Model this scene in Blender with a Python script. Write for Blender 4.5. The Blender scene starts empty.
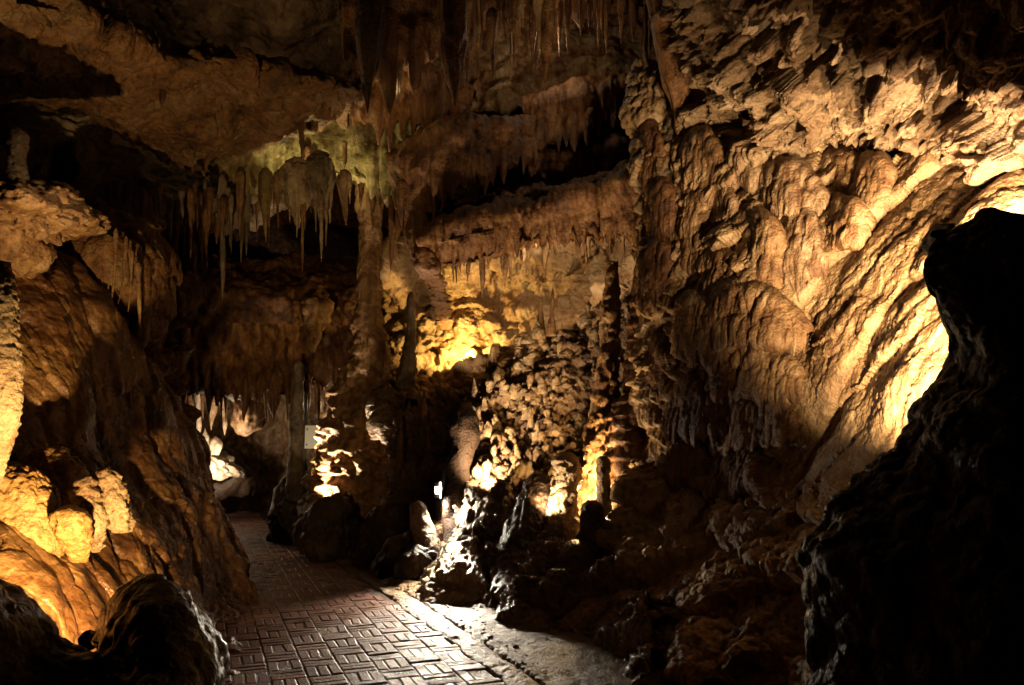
import bpy, math, random
import numpy as np
R = math.radians
rng = np.random.default_rng(7)
random.seed(7)
C = bpy.context.scene
COL = C.collection
F = 796.0; PITCH = R(7.0); EYE = 1.6
CT, ST = math.cos(PITCH), math.sin(PITCH)

# ------------------------------------------------------------------ camera
cam_d = bpy.data.cameras.new('camera'); cam = bpy.data.objects.new('camera', cam_d); COL.objects.link(cam)
cam.location = (0, 0, EYE); cam.rotation_euler = (R(90) + PITCH, 0, 0)
cam_d.sensor_width = 36; cam_d.lens = F * 36 / 1024; cam_d.clip_end = 200; cam_d.clip_start = 0.05
C.camera = cam

def W(px, py, d):
    """point seen at (px,py) whose distance along world Y is d"""
    px, py, d = np.asarray(px, float), np.asarray(py, float), np.asarray(d, float)
    x = (px - 512) / F; u = (342.5 - py) / F
    dy = CT - u * ST; dz = ST + u * CT
    s = d / dy
    return np.stack([x * s, d + 0 * px, EYE + dz * s], -1)

# ------------------------------------------------------------------ noise
def _h(ix, iy, iz, s=0):
    a = (ix.astype(np.int64) * 73856093) ^ (iy.astype(np.int64) * 19349663) ^ (iz.astype(np.int64) * 83492791) ^ (s * 2654435761)
    a = a.astype(np.uint32)
    a ^= a >> 16; a = a * np.uint32(0x7feb352d); a ^= a >> 15; a = a * np.uint32(0x846ca68b); a ^= a >> 16
    return a
def _r(ix, iy, iz, s=0): return _h(ix, iy, iz, s).astype(np.float64) / 4294967295.0
_G = rng.normal(size=(256, 3)); _G /= np.linalg.norm(_G, axis=1)[:, None]
def perlin(P, seed=0):
    I = np.floor(P).astype(np.int64); f = P - I
    w = f * f * f * (f * (f * 6 - 15) + 10)
    out = 0
    for dx in (0, 1):
        wx = w[..., 0] if dx else 1 - w[..., 0]
        for dy in (0, 1):
            wy = w[..., 1] if dy else 1 - w[..., 1]
            for dz in (0, 1):
                wz = w[..., 2] if dz else 1 - w[..., 2]
                g = _G[_h(I[..., 0] + dx, I[..., 1] + dy, I[..., 2] + dz, seed) & np.uint32(255)]
                out = out + wx * wy * wz * (g[..., 0] * (f[..., 0] - dx) + g[..., 1] * (f[..., 1] - dy) + g[..., 2] * (f[..., 2] - dz))
    return out * 1.6
def fbm(P, oct=4, seed=0, gain=.5):
    o = 0; a = 1; t = 0
    for i in range(oct):
        o = o + a * perlin(P * (2.03 ** i), seed + i); t += a; a *= gain
    return o / t
def ridged(P, oct=3, seed=0):
    o = 0; a = 1; t = 0
    for i in range(oct):
        o = o + a * (1 - np.abs(perlin(P * (2.1 ** i), seed + i)) * 2); t += a; a *= .5
    return o / t
def worley(P, seed=0):
    I = np.floor(P).astype(np.int64); Fx, Fy, Fz = (P[..., k] - I[..., k] for k in range(3))
    b = np.full(P.shape[:-1], 9.); off = np.zeros(P.shape); hid = np.zeros(P.shape[:-1])
    for dx in (-1, 0, 1):
        for dy in (-1, 0, 1):
            for dz in (-1, 0, 1):
                h = _h(I[..., 0] + dx, I[..., 1] + dy, I[..., 2] + dz, seed + 11)
                vx = Fx - dx - (h & np.uint32(1023)) * (1 / 1023.); vy = Fy - dy - ((h >> np.uint32(10)) & np.uint32(1023)) * (1 / 1023.); vz = Fz - dz - ((h >> np.uint32(20)) & np.uint32(1023)) * (1 / 1023.)
                dd = vx * vx + vy * vy + vz * vz; m = dd < b
                b[m] = dd[m]; off[m, 0] = vx[m]; off[m, 1] = vy[m]; off[m, 2] = vz[m]
                hid[m] = (((h * np.uint32(2654435761)) >> np.uint32(9))[m] & np.uint32(1023)) / 1023.
    return np.sqrt(b), off, hid
def knobs(P, s, seed=0):
    """cauliflower knobs of size s metres, 0..1"""
    Q = P / s + .25 * fbm(P / s * 1.3, 2, seed + 5)[..., None]
    b, o, h = worley(Q, seed)
    return np.sqrt(np.clip(1 - (b / .85) ** 2, 0, 1)) * (.5 + .5 * h)
def flutes(P, s, seed=0, stretch=7.):
    Q = P / s; Q = Q + .35 * perlin(P * .9, seed + 3)[..., None] * np.array([1, 1, 0])
    Q = Q * np.array([1, 1, 1 / stretch])
    b, o, h = worley(Q, seed)
    return np.sqrt(np.clip(1 - (b / .9) ** 2, 0, 1)) * (.6 + .4 * h)
def lobes(P, s, seed=0, tall=.8):
    """overhanging flowstone lobes: bulge grows downward then cuts back"""
    Q = P / s + .45 * fbm(P / s * .8, 3, seed + 7)[..., None]
    Q = Q * np.array([1, 1, 1 / tall])
    b, o, h = worley(Q, seed)
    bul = np.sqrt(np.clip(1 - (b / .95) ** 2, 0, 1))
    return bul * (.65 - .7 * np.clip(o[..., 2], -.6, .6)) * (.55 + .45 * h)
def terr(P, s, seed=0):
    """terrace steps (saw profile in z)"""
    z = P[..., 2] / s + 1.3 * fbm(P * .5, 3, seed) + .5 * fbm(P * 2.2, 2, seed + 9)
    f = z - np.floor(z)
    return (1 - f) ** .8 * np.clip(f / .12, 0, 1)
def smooth(e0, e1, x):
    t = np.clip((x - e0) / (e1 - e0), 0, 1); return t * t * (3 - 2 * t)

# ------------------------------------------------------------------ materials
def nd(nt, t, **k):
    n = nt.nodes.new(t)
    for a, b in k.items(): setattr(n, a, b)
    return n
MATS = {}
def rock(name, c1, c2, c3, rough=.55, scale=3., bump=.5, fine=40., spec=.4, streak=0., crev=0.):
    """c1 dark stain, c2 main, c3 pale crust"""
    c1, c2, c3 = ([q * w_ for q, w_ in zip(c, (.68, .59, .50))] for c in (c1, c2, c3))
    m = bpy.data.materials.new(name); m.use_nodes = True; nt = m.node_tree; L = nt.links
    bs = nt.nodes['Principled BSDF']
    tc = nd(nt, 'ShaderNodeTexCoord'); geo = nd(nt, 'ShaderNodeNewGeometry')
    mp = nd(nt, 'ShaderNodeMapping'); L.new(geo.outputs['Position'], mp.inputs[0])
    n1 = nd(nt, 'ShaderNodeTexNoise'); n1.inputs['Scale'].default_value = scale; n1.inputs['Detail'].default_value = 7; n1.inputs['Roughness'].default_value = .62; n1.inputs['Distortion'].default_value = .6
    L.new(mp.outputs[0], n1.inputs[0])
    cr = nd(nt, 'ShaderNodeValToRGB'); L.new(n1.outputs[0], cr.inputs[0])
    e = cr.color_ramp.elements; e[0].position = .33; e[0].color = (*c1, 1); e[1].position = .66; e[1].color = (*c3, 1)
    x = e.new(.47); x.color = (*c2, 1)
    # fine mottling
    n2 = nd(nt, 'ShaderNodeTexNoise'); n2.inputs['Scale'].default_value = scale * 7; n2.inputs['Detail'].default_value = 5; n2.inputs['Roughness'].default_value = .7
    L.new(mp.outputs[0], n2.inputs[0])
    mr = nd(nt, 'ShaderNodeMapRange'); L.new(n2.outputs[0], mr.inputs[0]); mr.inputs[1].default_value = .3; mr.inputs[2].default_value = .7; mr.inputs[3].default_value = .55; mr.inputs[4].default_value = 1.2
    mx = nd(nt, 'ShaderNodeMix', data_type='RGBA', blend_type='MULTIPLY'); mx.inputs[0].default_value = 1
    L.new(cr.outputs[0], mx.inputs[6]); L.new(mr.outputs[0], mx.inputs[7])
    col = mx.outputs[2]
    if streak:
        mp2 = nd(nt, 'ShaderNodeMapping'); mp2.inputs[3].default_value = (14, 14, 1.1); L.new(geo.outputs['Position'], mp2.inputs[0])
        n3 = nd(nt, 'ShaderNodeTexNoise'); n3.inputs['Scale'].default_value = 1.; n3.inputs['Detail'].default_value = 4; L.new(mp2.outputs[0], n3.inputs[0])
        r3 = nd(nt, 'ShaderNodeValToRGB'); L.new(n3.outputs[0], r3.inputs[0]); ee = r3.color_ramp.elements
        ee[0].position = .36; ee[0].color = (.42, .25, .13, 1); ee[1].position = .6; ee[1].color = (1.1, 1.05, 1, 1)
        m3 = nd(nt, 'ShaderNodeMix', data_type='RGBA', blend_type='MULTIPLY'); m3.inputs[0].default_value = streak
        L.new(col, m3.inputs[6]); L.new(r3.outputs[0], m3.inputs[7]); col = m3.outputs[2]
    L.new(col, bs.inputs['Base Color'])
    rr = nd(nt, 'ShaderNodeMapRange'); L.new(n2.outputs[0], rr.inputs[0]); rr.inputs[1].default_value = .3; rr.inputs[2].default_value = .7
    rr.inputs[3].default_value = max(.15, rough - .22); rr.inputs[4].default_value = min(1, rough + .2); L.new(rr.outputs[0], bs.inputs['Roughness'])
    bs.inputs['Specular IOR Level'].default_value = spec
    # bump: crystalline crust + fluting
    v = nd(nt, 'ShaderNodeTexVoronoi'); v.inputs['Scale'].default_value = fine; L.new(mp.outputs[0], v.inputs[0])
    n4 = nd(nt, 'ShaderNodeTexNoise'); n4.inputs['Scale'].default_value = fine * .5; n4.inputs['Detail'].default_value = 6; n4.inputs['Roughness'].default_value = .65; L.new(mp.outputs[0], n4.inputs[0])
    sb = nd(nt, 'ShaderNodeMath', operation='MULTIPLY_ADD'); L.new(v.outputs[0], sb.inputs[0]); sb.inputs[1].default_value = -.5; L.new(n4.outputs[0], sb.inputs[2])
    b1 = nd(nt, 'ShaderNodeBump'); b1.inputs['Strength'].default_value = bump; b1.inputs['Distance'].default_value = .035; L.new(sb.outputs[0], b1.inputs['Height'])
    b2 = nd(nt, 'ShaderNodeBump'); b2.inputs['Strength'].default_value = bump; b2.inputs['Distance'].default_value = .05; L.new(n2.outputs[0], b2.inputs['Height']); L.new(b1.outputs[0], b2.inputs['Normal'])
    L.new(b2.outputs[0], bs.inputs['Normal'])
    MATS[name] = m; return m
def plain(name, c, rough=.5, metal=0., emit=None, es=0.):
    m = bpy.data.materials.new(name); m.use_nodes = True; b = m.node_tree.nodes['Principled BSDF']
    n = nd(m.node_tree, 'ShaderNodeTexNoise'); n.inputs['Scale'].default_value = 30
    cr = nd(m.node_tree, 'ShaderNodeValToRGB'); cr.color_ramp.elements[0].color = (*[k * .8 for k in c], 1); cr.color_ramp.elements[1].color = (*c, 1)
    m.node_tree.links.new(n.outputs[0], cr.inputs[0]); m.node_tree.links.new(cr.outputs[0], b.inputs['Base Color'])
    b.inputs['Roughness'].default_value = rough; b.inputs['Metallic'].default_value = metal
    if emit: b.inputs['Emission Color'].default_value = (*emit, 1); b.inputs['Emission Strength'].default_value = es
    MATS[name] = m; return m

TAN = rock('tan_flowstone', (.16, .085, .04), (.36, .23, .12), (.52, .40, .25), streak=.7)
GOLD = rock('golden_flowstone', (.30, .15, .05), (.48, .28, .10), (.58, .40, .18), rough=.4, scale=2.5)
CREAM = rock('cream_crust', (.28, .17, .09), (.50, .37, .23), (.64, .53, .38), scale=4, bump=.7)
BROWN = rock('brown_dripstone', (.06, .03, .015), (.20, .10, .045), (.32, .19, .09), streak=.8)
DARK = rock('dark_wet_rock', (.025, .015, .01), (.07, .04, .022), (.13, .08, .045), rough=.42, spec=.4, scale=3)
RUST = rock('rusty_dripstone', (.09, .042, .018), (.25, .125, .048), (.37, .235, .115), streak=.8)
GREY = rock('grey_limestone', (.07, .06, .05), (.20, .16, .12), (.36, .31, .25), scale=2.2)
ORANGE = rock('orange_ceiling_rock', (.05, .03, .018), (.28, .145, .06), (.34, .25, .16), scale=1.5, bump=1., fine=18)
OLIVE = rock('yellow_green_dripstone', (.13, .10, .035), (.32, .28, .12), (.48, .44, .25), streak=.6)
WHITE = rock('pale_calcite', (.32, .25, .18), (.52, .45, .36), (.68, .62, .52), streak=.4)
BLACK = rock('silhouette_dark_rock', (.012, .008, .005), (.03, .018, .01), (.05, .028, .016), rough=.7, spec=.2)  # shade put into the base colour, for the pillar seen as a silhouette
KNOB = rock('knobbly_ceiling_rock', (.20, .11, .06), (.42, .29, .18), (.55, .43, .30), scale=2.5, bump=.9, fine=24)

# ------------------------------------------------------------------ object helpers
def tag(o, label=None, cat=None, group=None, kind=None):
    if label: o['label'] = label
    if cat: o['category'] = cat
    if group: o['group'] = group
    if kind: o['kind'] = kind
    return o
def grid_mesh(name, V, mat, parent=None, wrap=False, origin='base'):
    nu, nv = V.shape[:2]
    P = V.reshape(-1, 3)
    org = np.array([(P[:, 0].min() + P[:, 0].max()) / 2, (P[:, 1].min() + P[:, 1].max()) / 2, P[:, 2].min()])
    if parent is not None: org = np.array(parent.location)
    idx = np.arange(nu * nv).reshape(nu, nv)
    if wrap: idx = np.concatenate([idx, idx[:, :1]], 1)
    a = idx[:-1, :-1].ravel(); b = idx[1:, :-1].ravel(); c = idx[1:, 1:].ravel(); d = idx[:-1, 1:].ravel()
    q = np.stack([a, d, c, b], 1).astype(np.int32)
    me = bpy.data.meshes.new(name)
    me.vertices.add(len(P)); me.vertices.foreach_set('co', (P - org).astype(np.float32).ravel())
    me.loops.add(q.size); me.loops.foreach_set('vertex_index', q.ravel())
    me.polygons.add(len(q)); me.polygons.foreach_set('loop_start', (np.arange(len(q)) * 4).astype(np.int32))
    me.polygons.foreach_set('loop_total', np.full(len(q), 4, np.int32))
    me.polygons.foreach_set('use_smooth', np.ones(len(q), bool))
    me.update(calc_edges=True); me.materials.append(mat)
    o = bpy.data.objects.new(name, me); COL.objects.link(o)
    if parent is None: o.location = org
    else: o.parent = parent
    return o
def cr_interp(A, t):
    """Catmull-Rom along axis 0 at params t (0..n-1)"""
    n = len(A); i = np.clip(np.floor(t).astype(int), 0, n - 2); f = (t - i)
    sh = (-1,) + (1,) * (A.ndim - 1); f = f.reshape(sh)
    ext = np.concatenate([2 * A[:1] - A[1:2], A, 2 * A[-1:] - A[-2:-1]])
    p0, p1, p2, p3 = ext[i], ext[i + 1], ext[i + 2], ext[i + 3]
    return .5 * ((2 * p1) + (-p0 + p2) * f + (2 * p0 - 5 * p1 + 4 * p2 - p3) * f * f + (-p0 + 3 * p1 - 3 * p2 + p3) * f ** 3)
CAM = np.array([0, 0, EYE])
def normals(V, wrap=False):
    du = np.gradient(V, axis=0)
    if wrap:
        dv = (np.roll(V, -1, 1) - np.roll(V, 1, 1)) / 2
    else: dv = np.gradient(V, axis=1)
    n = np.cross(du, dv); l = np.linalg.norm(n, axis=-1, keepdims=True); return n / np.maximum(l, 1e-9)
def params(lens, step, mn=2):
    t = []
    for i, L in enumerate(lens):
        k = max(mn, int(math.ceil(L / step)))
        t.append(i + np.arange(k) / k)
    t.append([len(lens)]); return np.concatenate(t)
def patch(name, rows, mat, disp=None, skirt='', step=1.7, depth=1.2, parent=None, post=None):
    """rows of (px,py,d) control points -> dense displaced rock surface; skirt sides run back behind the face"""
    A = np.array(rows, float); V = W(A[..., 0], A[..., 1], A[..., 2])
    S = A[..., :2]
    def ring(V, S, ax, end, dep):
        e = V.take([-1 if end else 0], ax); i = V.take([-2 if end else 1], ax); s = S.take([-1 if end else 0], ax)
        aw = e - CAM; aw /= np.linalg.norm(aw, axis=-1, keepdims=True)
        inw = i - e
        r1 = e + aw * dep * .25 + inw * .0; r2 = e + aw * dep + inw * .35
        q = [r1, r2] if end else [r2, r1]
        return (np.concatenate([V] + q, ax) if end else np.concatenate(q + [V], ax)), (np.concatenate([S, s, s], ax) if end else np.concatenate([s, s, S], ax))
    for k, (ax, end) in {'t': (0, False), 'b': (0, True), 'l': (1, False), 'r': (1, True)}.items():
        if k in skirt: V, S = ring(V, S, ax, end, depth)
    pxm = F / np.maximum(V[..., 1], 1.5)
    Lr = [max(6, (np.linalg.norm(V[i + 1] - V[i], axis=-1) * (pxm[i])).max()) for i in range(len(V) - 1)]
    Lc = [max(6, (np.linalg.norm(V[:, i + 1] - V[:, i], axis=-1) * (pxm[:, i])).max()) for i in range(V.shape[1] - 1)]
    tr = params([min(l, 400) for l in Lr], step); tc_ = params([min(l, 400) for l in Lc], step)
    def ev(B): return np.swapaxes(cr_interp(np.swapaxes(cr_interp(B, tr), 0, 1), tc_), 0, 1)
    V = ev(V); S = ev(S)
    n = normals(V)
    if ((CAM - V) * n).sum(-1).mean() < 0: n = -n; flip = True
    else: flip = False
    if disp is not None:
        dv = disp(V, S); V = V + n * (dv - .9 * dv.mean())[..., None]
    if post is not None: V = post(V, S, tr)
    if flip: V = V[:, ::-1]
    return grid_mesh(name, V, mat, parent)
def lathe(name, pts, mat, disp=None, nseg=None, step=1.8, parent=None, squash=1.):
    """pts (px,py,d,r_px) down a spine; closed ends"""
    A = np.array(pts, float); V = W(A[:, 0], A[:, 1], A[:, 2]); r = A[:, 3] * A[:, 2] / F
    L = np.linalg.norm(np.diff(V, axis=0), axis=1) * F / A[:-1, 2]
    t = params(list(L), step, 3); Vc = cr_interp(V, t); rc = np.maximum(cr_interp(r[:, None], t)[:, 0], .002)
    if nseg is None: nseg = int(np.clip(2 * math.pi * A[:, 3].max() / step, 10, 160))
    a = np.linspace(0, 2 * math.pi, nseg, endpoint=False)
    ring = np.stack([np.cos(a), np.sin(a) * squash, 0 * a], -1)
    G = Vc[:, None] + ring[None] * rc[:, None, None]
    if disp is not None:
        G = G + ring[None] * ((lambda q: q - .8 * q.mean())(disp(G, None)) * np.clip(rc / rc.max() * 1.6, 0, 1)[:, None])[..., None]
    G = np.concatenate([np.repeat(Vc[:1], nseg, 0)[None], G, np.repeat(Vc[-1:], nseg, 0)[None]])
    if V[0, 2] < V[-1, 2]: G = G[::-1]
    return grid_mesh(name, G, mat, parent, wrap=True)
def blob(name, c, r, mat, disp=None, step=1.8, parent=None, rot=0., power=1.):
    """boulder: c=(px,py,d) centre, r=(rx,ry_depth_m,rz) with rx,rz in px"""
    P0 = W(*c); k = c[2] / F
    n = int(np.clip(math.pi * max(r[0], r[2]) / step, 14, 260))
    th = np.linspace(0.001, math.pi - .001, n); ph = np.linspace(0, 2 * math.pi, 2 * n, endpoint=False)
    D = np.stack([np.sin(th)[:, None] * np.cos(ph), np.sin(th)[:, None] * np.sin(ph), np.cos(th)[:, None] + 0 * ph], -1)
    D = np.sign(D) * np.abs(D) ** power
    G = D * np.array([r[0] * k, r[1], r[2] * k])
    if rot:
        cs, sn = math.cos(rot), math.sin(rot); G = np.stack([G[..., 0] * cs - G[..., 2] * sn, G[..., 1], G[..., 0] * sn + G[..., 2] * cs], -1)
    G = G + P0
    if disp is not None: 
        nn = (G - P0); nn /= np.linalg.norm(nn, axis=-1, keepdims=True)
        dv = disp(G, None); G = G + nn * (dv - .8 * dv.mean())[..., None]
    return grid_mesh(name, G, mat, parent, wrap=True)
def ledge(name, top, bot, mat, tooth=.12, tlen=.3, back=.8, amp=.05, step=1.4, seed=0, label=None, group=None, cat='rock ledge', var=.85, big_a=.28):
    """hanging drapery ledge: rounded front with a toothed fringe of drips along its lip"""
    T = np.array(top, float); B = np.array(bot, float)
    Vt, Vb = W(*T.T), W(*B.T)
    up = np.array([0, 0, 1.]); bk = np.array([0, 1., 0])
    rows = [Vt + bk * back + up * .1, Vt + bk * .15 + up * .02, Vt * .75 + Vb * .25 - bk * .06, Vt * .4 + Vb * .6 - bk * .03, Vb, Vb + bk * .13 + up * .03, Vb + bk * back + up * .3]
    V = np.stack(rows); pxm = F / T[:, 2].mean()
    Lc = np.linalg.norm(np.diff(Vt, axis=0), axis=1) * pxm
    tr = params([30, 12, 22, 30, 22, 26], 2.2); tc_ = params(list(Lc), step)
    V = np.swapaxes(cr_interp(np.swapaxes(cr_interp(V, tr), 0, 1), tc_), 0, 1)
    n = normals(V)
    if ((CAM - V) * n).sum(-1).mean() < 0: n = -n
    P2 = V.copy()
    fl = flutes(P2, tooth * .8, seed, 9.) ; big = fbm(P2 * 1.4, 3, seed)
    V = V + n * (amp * fl + big_a * big + .03 * knobs(P2, .09, seed + 4))[..., None]
    # teeth
    u = V[..., 0]; drop = 0
    for k, (w, l) in enumerate(((tooth, 1.), (tooth * .45, .45), (tooth * 2.3, 1.25))):
        uu = u / w + .3 * np.sin(u * 5); i = np.floor(uu); f = uu - i
        hgt = _r(i, i * 0, i * 0, seed + k); g = _r(i, i * 0 + 5, i * 0, seed + k)
        tri = np.clip(1 - np.abs(f - (.35 + .3 * g)) * 2.3, 0, 1) ** .8
        drop = np.maximum(drop, l * tri * ((1 - var) + var * 1.6 * hgt ** 2) * (1 if k < 2 else (hgt > .55) * np.where(tri > .55, 1, .0)))
    wv = np.exp(-((tr - 4.1) / .42) ** 2)[:, None]
    V[..., 2] -= tlen * drop * wv * (.65 + .5 * fbm(V * .8, 2, seed + 3))
    V[..., 1] += .25 * (1 - drop) * wv * tooth
    if np.cross(V[1, 0] - V[0, 0], V[0, 1] - V[0, 0])[2] < 0: V = V[:, ::-1]
    o = grid_mesh(name, V, mat)
    return tag(o, label, cat, group)

def on(o, px, py, fb=9.):
    """depth of surface o under pixel (px,py)"""
    from mathutils import Vector
    bpy.context.view_layer.update()
    dr_ = Vector(W(px, py, 10.)) - Vector(CAM); org = o.matrix_world.inverted() @ Vector(CAM)
    ok, loc, n_, i_ = o.ray_cast(org, dr_.normalized())
    return (o.matrix_world @ loc).y if ok else fb

def drip(name, px, py, py2, d, r, mat, label, group=None, bend=0., up=False, cat=None, amp=.35):
    """one stalactite (or stalagmite if up) hanging from py to py2"""
    n = 6; ts = np.linspace(0, 1, n)
    sd = random.random() * 50
    pts = []
    for i, t in enumerate(ts):
        y = py + (py2 - py) * t
        rr = r * ((1 - t) ** .75 * (.8 + .25 * math.sin(3 + sd + 7 * t)) + .06)
        if up and abs(py2 - py) < 24: rr = r * math.sqrt(max(.02, 1 - (t * .97) ** 3)) * (.85 + .3 * math.sin(sd + 5 * t))
        pts.append((px + bend * t * t + math.sin(sd + 4 * t) * r * .12, y, d, rr if i < n - 1 else .25))
    a = r * d / F * amp
    f = lambda P, S: a * (flutes(P, max(.02, r * d / F * .7), int(sd), 6.) - .35) + a * .5 * (knobs(P, max(.03, r * d / F * (1.1 if up else 2.)), int(sd)) - .4)
    if py < py2 and not up: pts[0] = (px, py, d, r * .3); pts.insert(1, (px, py + (py2 - py) * .07, d, r * .8))
    o = lathe(name, pts, mat, f)
    return tag(o, label, cat or ('stalagmite' if up else 'stalactite'), group)

# ================================================================== SETTING
def ground_d(py):
    return EYE / math.tan(math.atan((py - 342.5) / F) - PITCH)
def G(px, py):
    d = ground_d(py); p = W(px, py, d); return float(p[0]), float(p[1])

# ground sheet
gx = np.concatenate([np.linspace(-30, -6, 20), np.linspace(-5.9, 5, 330), np.linspace(5.2, 16, 12)])
gy = np.concatenate([np.linspace(-6, 3.5, 12), np.linspace(3.6, 16, 330), np.linspace(16.3, 34, 20)])
X, Y = np.meshgrid(gx, gy, indexing='ij'); P = np.stack([X, Y, 0 * X], -1)
Z = -.02 + .05 * fbm(P * 1.3, 4, 3) + .02 * knobs(P + .3, .07, 4) + .02 * knobs(P + .3, .2, 5)
def path_right(y): return -0.06 - .405 * (y - 5.48) - .004 * (y - 5.48) ** 2
def path_left(y): return -2.09 - .375 * (y - 5.48)
m = (X < path_right(Y) + .28) & (X > path_left(Y) - .1)
Z = np.where(m, -.06, Z)
g = grid_mesh('ground', np.stack([X, Y, Z], -1), rock('damp_earth', (.04, .028, .017), (.10, .07, .042), (.17, .125, .08), rough=.6, scale=5)); tag(g, kind='structure')

# brick path: basket-weave bricks, three to a module, each with chamfered edges
bm_v = []; bm_f = []; bcol = []
ang = math.atan(.385); ux = np.array([math.cos(ang), math.sin(ang)]); uy = np.array([-math.sin(ang), math.cos(ang)])
MOD = .24; O = np.array([-1.07, 5.48])
def inpath(p): return path_left(p[1]) + .02 < p[0] < path_right(p[1]) - .02 and -1.2 < p[1] < 19
for i in range(-7, 8):
    for j in range(-34, 72):
        c0 = O + ux * (i + .5) * MOD + uy * (j + .5) * MOD
        if not (path_left(c0[1]) - .3 < c0[0] < path_right(c0[1]) + .3): continue
        for k in range(3):
            o = (k - 1) * MOD / 3
            vert = (i + j) % 2 == 0
            hx, hy = (MOD / 6 - .004, MOD / 2 - .004) if vert else (MOD / 2 - .004, MOD / 6 - .004)
            c = c0 + (ux * o if vert else uy * o)
            if not inpath(c): continue
            z = .012 + random.gauss(0, .0028); tx, ty = random.gauss(0, .009), random.gauss(0, .009); j0 = random.gauss(0, .03)
            ca, sa = math.cos(j0), math.sin(j0)
            base = len(bm_v)
            for (s, zz) in ((1., -.05), (1., -.005), (.0, 0)):
                for (sx, sy) in ((-1, -1), (1, -1), (1, 1), (-1, 1)):
                    ins = .008 if s == 0 else 0
                    lx, ly = sx * (hx - ins), sy * (hy - ins)
                    lx, ly = lx * ca - ly * sa, lx * sa + ly * ca
                    w = c + ux * lx + uy * ly
                    bm_v.append((w[0], w[1], z + zz + tx * lx + ty * ly))
            for q in range(4):
                r_ = (q + 1) % 4
                bm_f.append((base + q, base + r_, base + 4 + r_, base + 4 + q)); bm_f.append((base + 4 + q, base + 4 + r_, base + 8 + r_, base + 8 + q))
            bm_f.append((base + 8, base + 9, base + 10, base + 11)); bcol += [random.random()] * 9
me = bpy.data.meshes.new('path'); me.from_pydata(bm_v, [], bm_f)
at = me.attributes.new('tone', 'FLOAT', 'FACE'); at.data.foreach_set('value', bcol)
mb = bpy.data.materials.new('brick'); mb.use_nodes = True; nt = mb.node_tree; L = nt.links; bs = nt.nodes['Principled BSDF']
an = nd(nt, 'ShaderNodeAttribute', attribute_name='tone'); cr = nd(nt, 'ShaderNodeValToRGB'); L.new(an.outputs['Fac'], cr.inputs[0])
cr.color_ramp.elements[0].color = (.11, .046, .032, 1); cr.color_ramp.elements[1].color = (.21, .10, .07, 1)
geo = nd(nt, 'ShaderNodeNewGeometry'); n1 = nd(nt, 'ShaderNodeTexNoise'); n1.inputs['Scale'].default_value = 9; n1.inputs['Detail'].default_value = 8; n1.inputs['Roughness'].default_value = .7; L.new(geo.outputs['Position'], n1.inputs[0])
mr = nd(nt, 'ShaderNodeMapRange'); L.new(n1.outputs[0], mr.inputs[0]); mr.inputs[1].default_value = .3; mr.inputs[2].default_value = .7; mr.inputs[3].default_value = .5; mr.inputs[4].default_value = 1.25
mx = nd(nt, 'ShaderNodeMix', data_type='RGBA', blend_type='MULTIPLY'); mx.inputs[0].default_value = 1; L.new(cr.outputs[0], mx.inputs[6]); L.new(mr.outputs[0], mx.inputs[7]); L.new(mx.outputs[2], bs.inputs['Base Color'])
m2 = nd(nt, 'ShaderNodeMapRange'); L.new(n1.outputs[0], m2.inputs[0]); m2.inputs[1].default_value = .35; m2.inputs[2].default_value = .65; m2.inputs[3].default_value = .34; m2.inputs[4].default_value = .8; L.new(m2.outputs[0], bs.inputs['Roughness'])
n2 = nd(nt, 'ShaderNodeTexNoise'); n2.inputs['Scale'].default_value = 60; n2.inputs['Detail'].default_value = 6; L.new(geo.outputs['Position'], n2.inputs[0])
bp = nd(nt, 'ShaderNodeBump'); bp.inputs['Strength'].default_value = .6; bp.inputs['Distance'].default_value = .012; L.new(n2.outputs[0], bp.inputs['Height']); L.new(bp.outputs[0], bs.inputs['Normal'])
me.materials.append(mb); path = bpy.data.objects.new('path', me); COL.objects.link(path); tag(path, kind='structure')
# mortar bed under the bricks
yy = np.linspace(-1.2, 19.3, 200); cols = np.linspace(0, 1, 14)
V = np.stack([np.stack([path_left(yy) + (path_right(yy) - path_left(yy)) * c, yy, 0 * yy + .0062], -1) for c in cols])
g = grid_mesh('path_bed', V, rock('mortar', (.03, .02, .015), (.07, .05, .04), (.11, .09, .07), scale=9)); tag(g, kind='structure')
# worn concrete kerb along the right of the path
V = []
yk = np.linspace(-1, 12, 900)
for c, z in ((0, -.06), (0.01, .01), (.04, .028), (.12, .034), (.2, .03), (.25, .012), (.29, -.05)):
    V.append(np.stack([path_right(yk) + c, yk, 0 * yk + z], -1))
V = np.stack(V); V = cr_interp(V, np.linspace(0, 6, 40)); 
V[..., 2] += .03 * fbm(V * 2.2, 5, 2) + .012 * knobs(V, .05, 8) - .012; V[..., 0] += .09 * fbm(V * 1.6, 4, 4)
g = grid_mesh('kerb', V, rock('worn_concrete', (.12, .09, .06), (.26, .21, .15), (.42, .35, .26), scale=5)); tag(g, kind='structure')

# the far shell of the cave
d = lambda P, S: .5 * fbm(P * .5, 4, 1) + .35 * lobes(P, .9, 2) + .07 * knobs(P, .16, 3) + .09 * flutes(P, .14, 4)
g = patch('cave_wall', [
 [(-300, -200, 8), (100, -200, 8.5), (350, -200, 13), (600, -200, 13.5), (850, -200, 12), (1350, -200, 10)],
 [(-300, 60, 12), (100, 60, 12.5), (350, 60, 15), (600, 60, 15), (850, 60, 13), (1350, 60, 11)],
 [(-300, 250, 16), (100, 250, 20), (350, 250, 20), (600, 250, 15), (850, 250, 12), (1350, 250, 11)],
 [(-300, 400, 18), (100, 400, 25), (350, 400, 25), (600, 400, 15), (850, 400, 12), (1350, 400, 11)],
 [(-300, 540, 18), (100, 540, 25), (350, 540, 25), (600, 540, 15), (850, 560, 12), (1350, 560, 11)]], BROWN, d, step=3)
tag(g, kind='structure')

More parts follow.
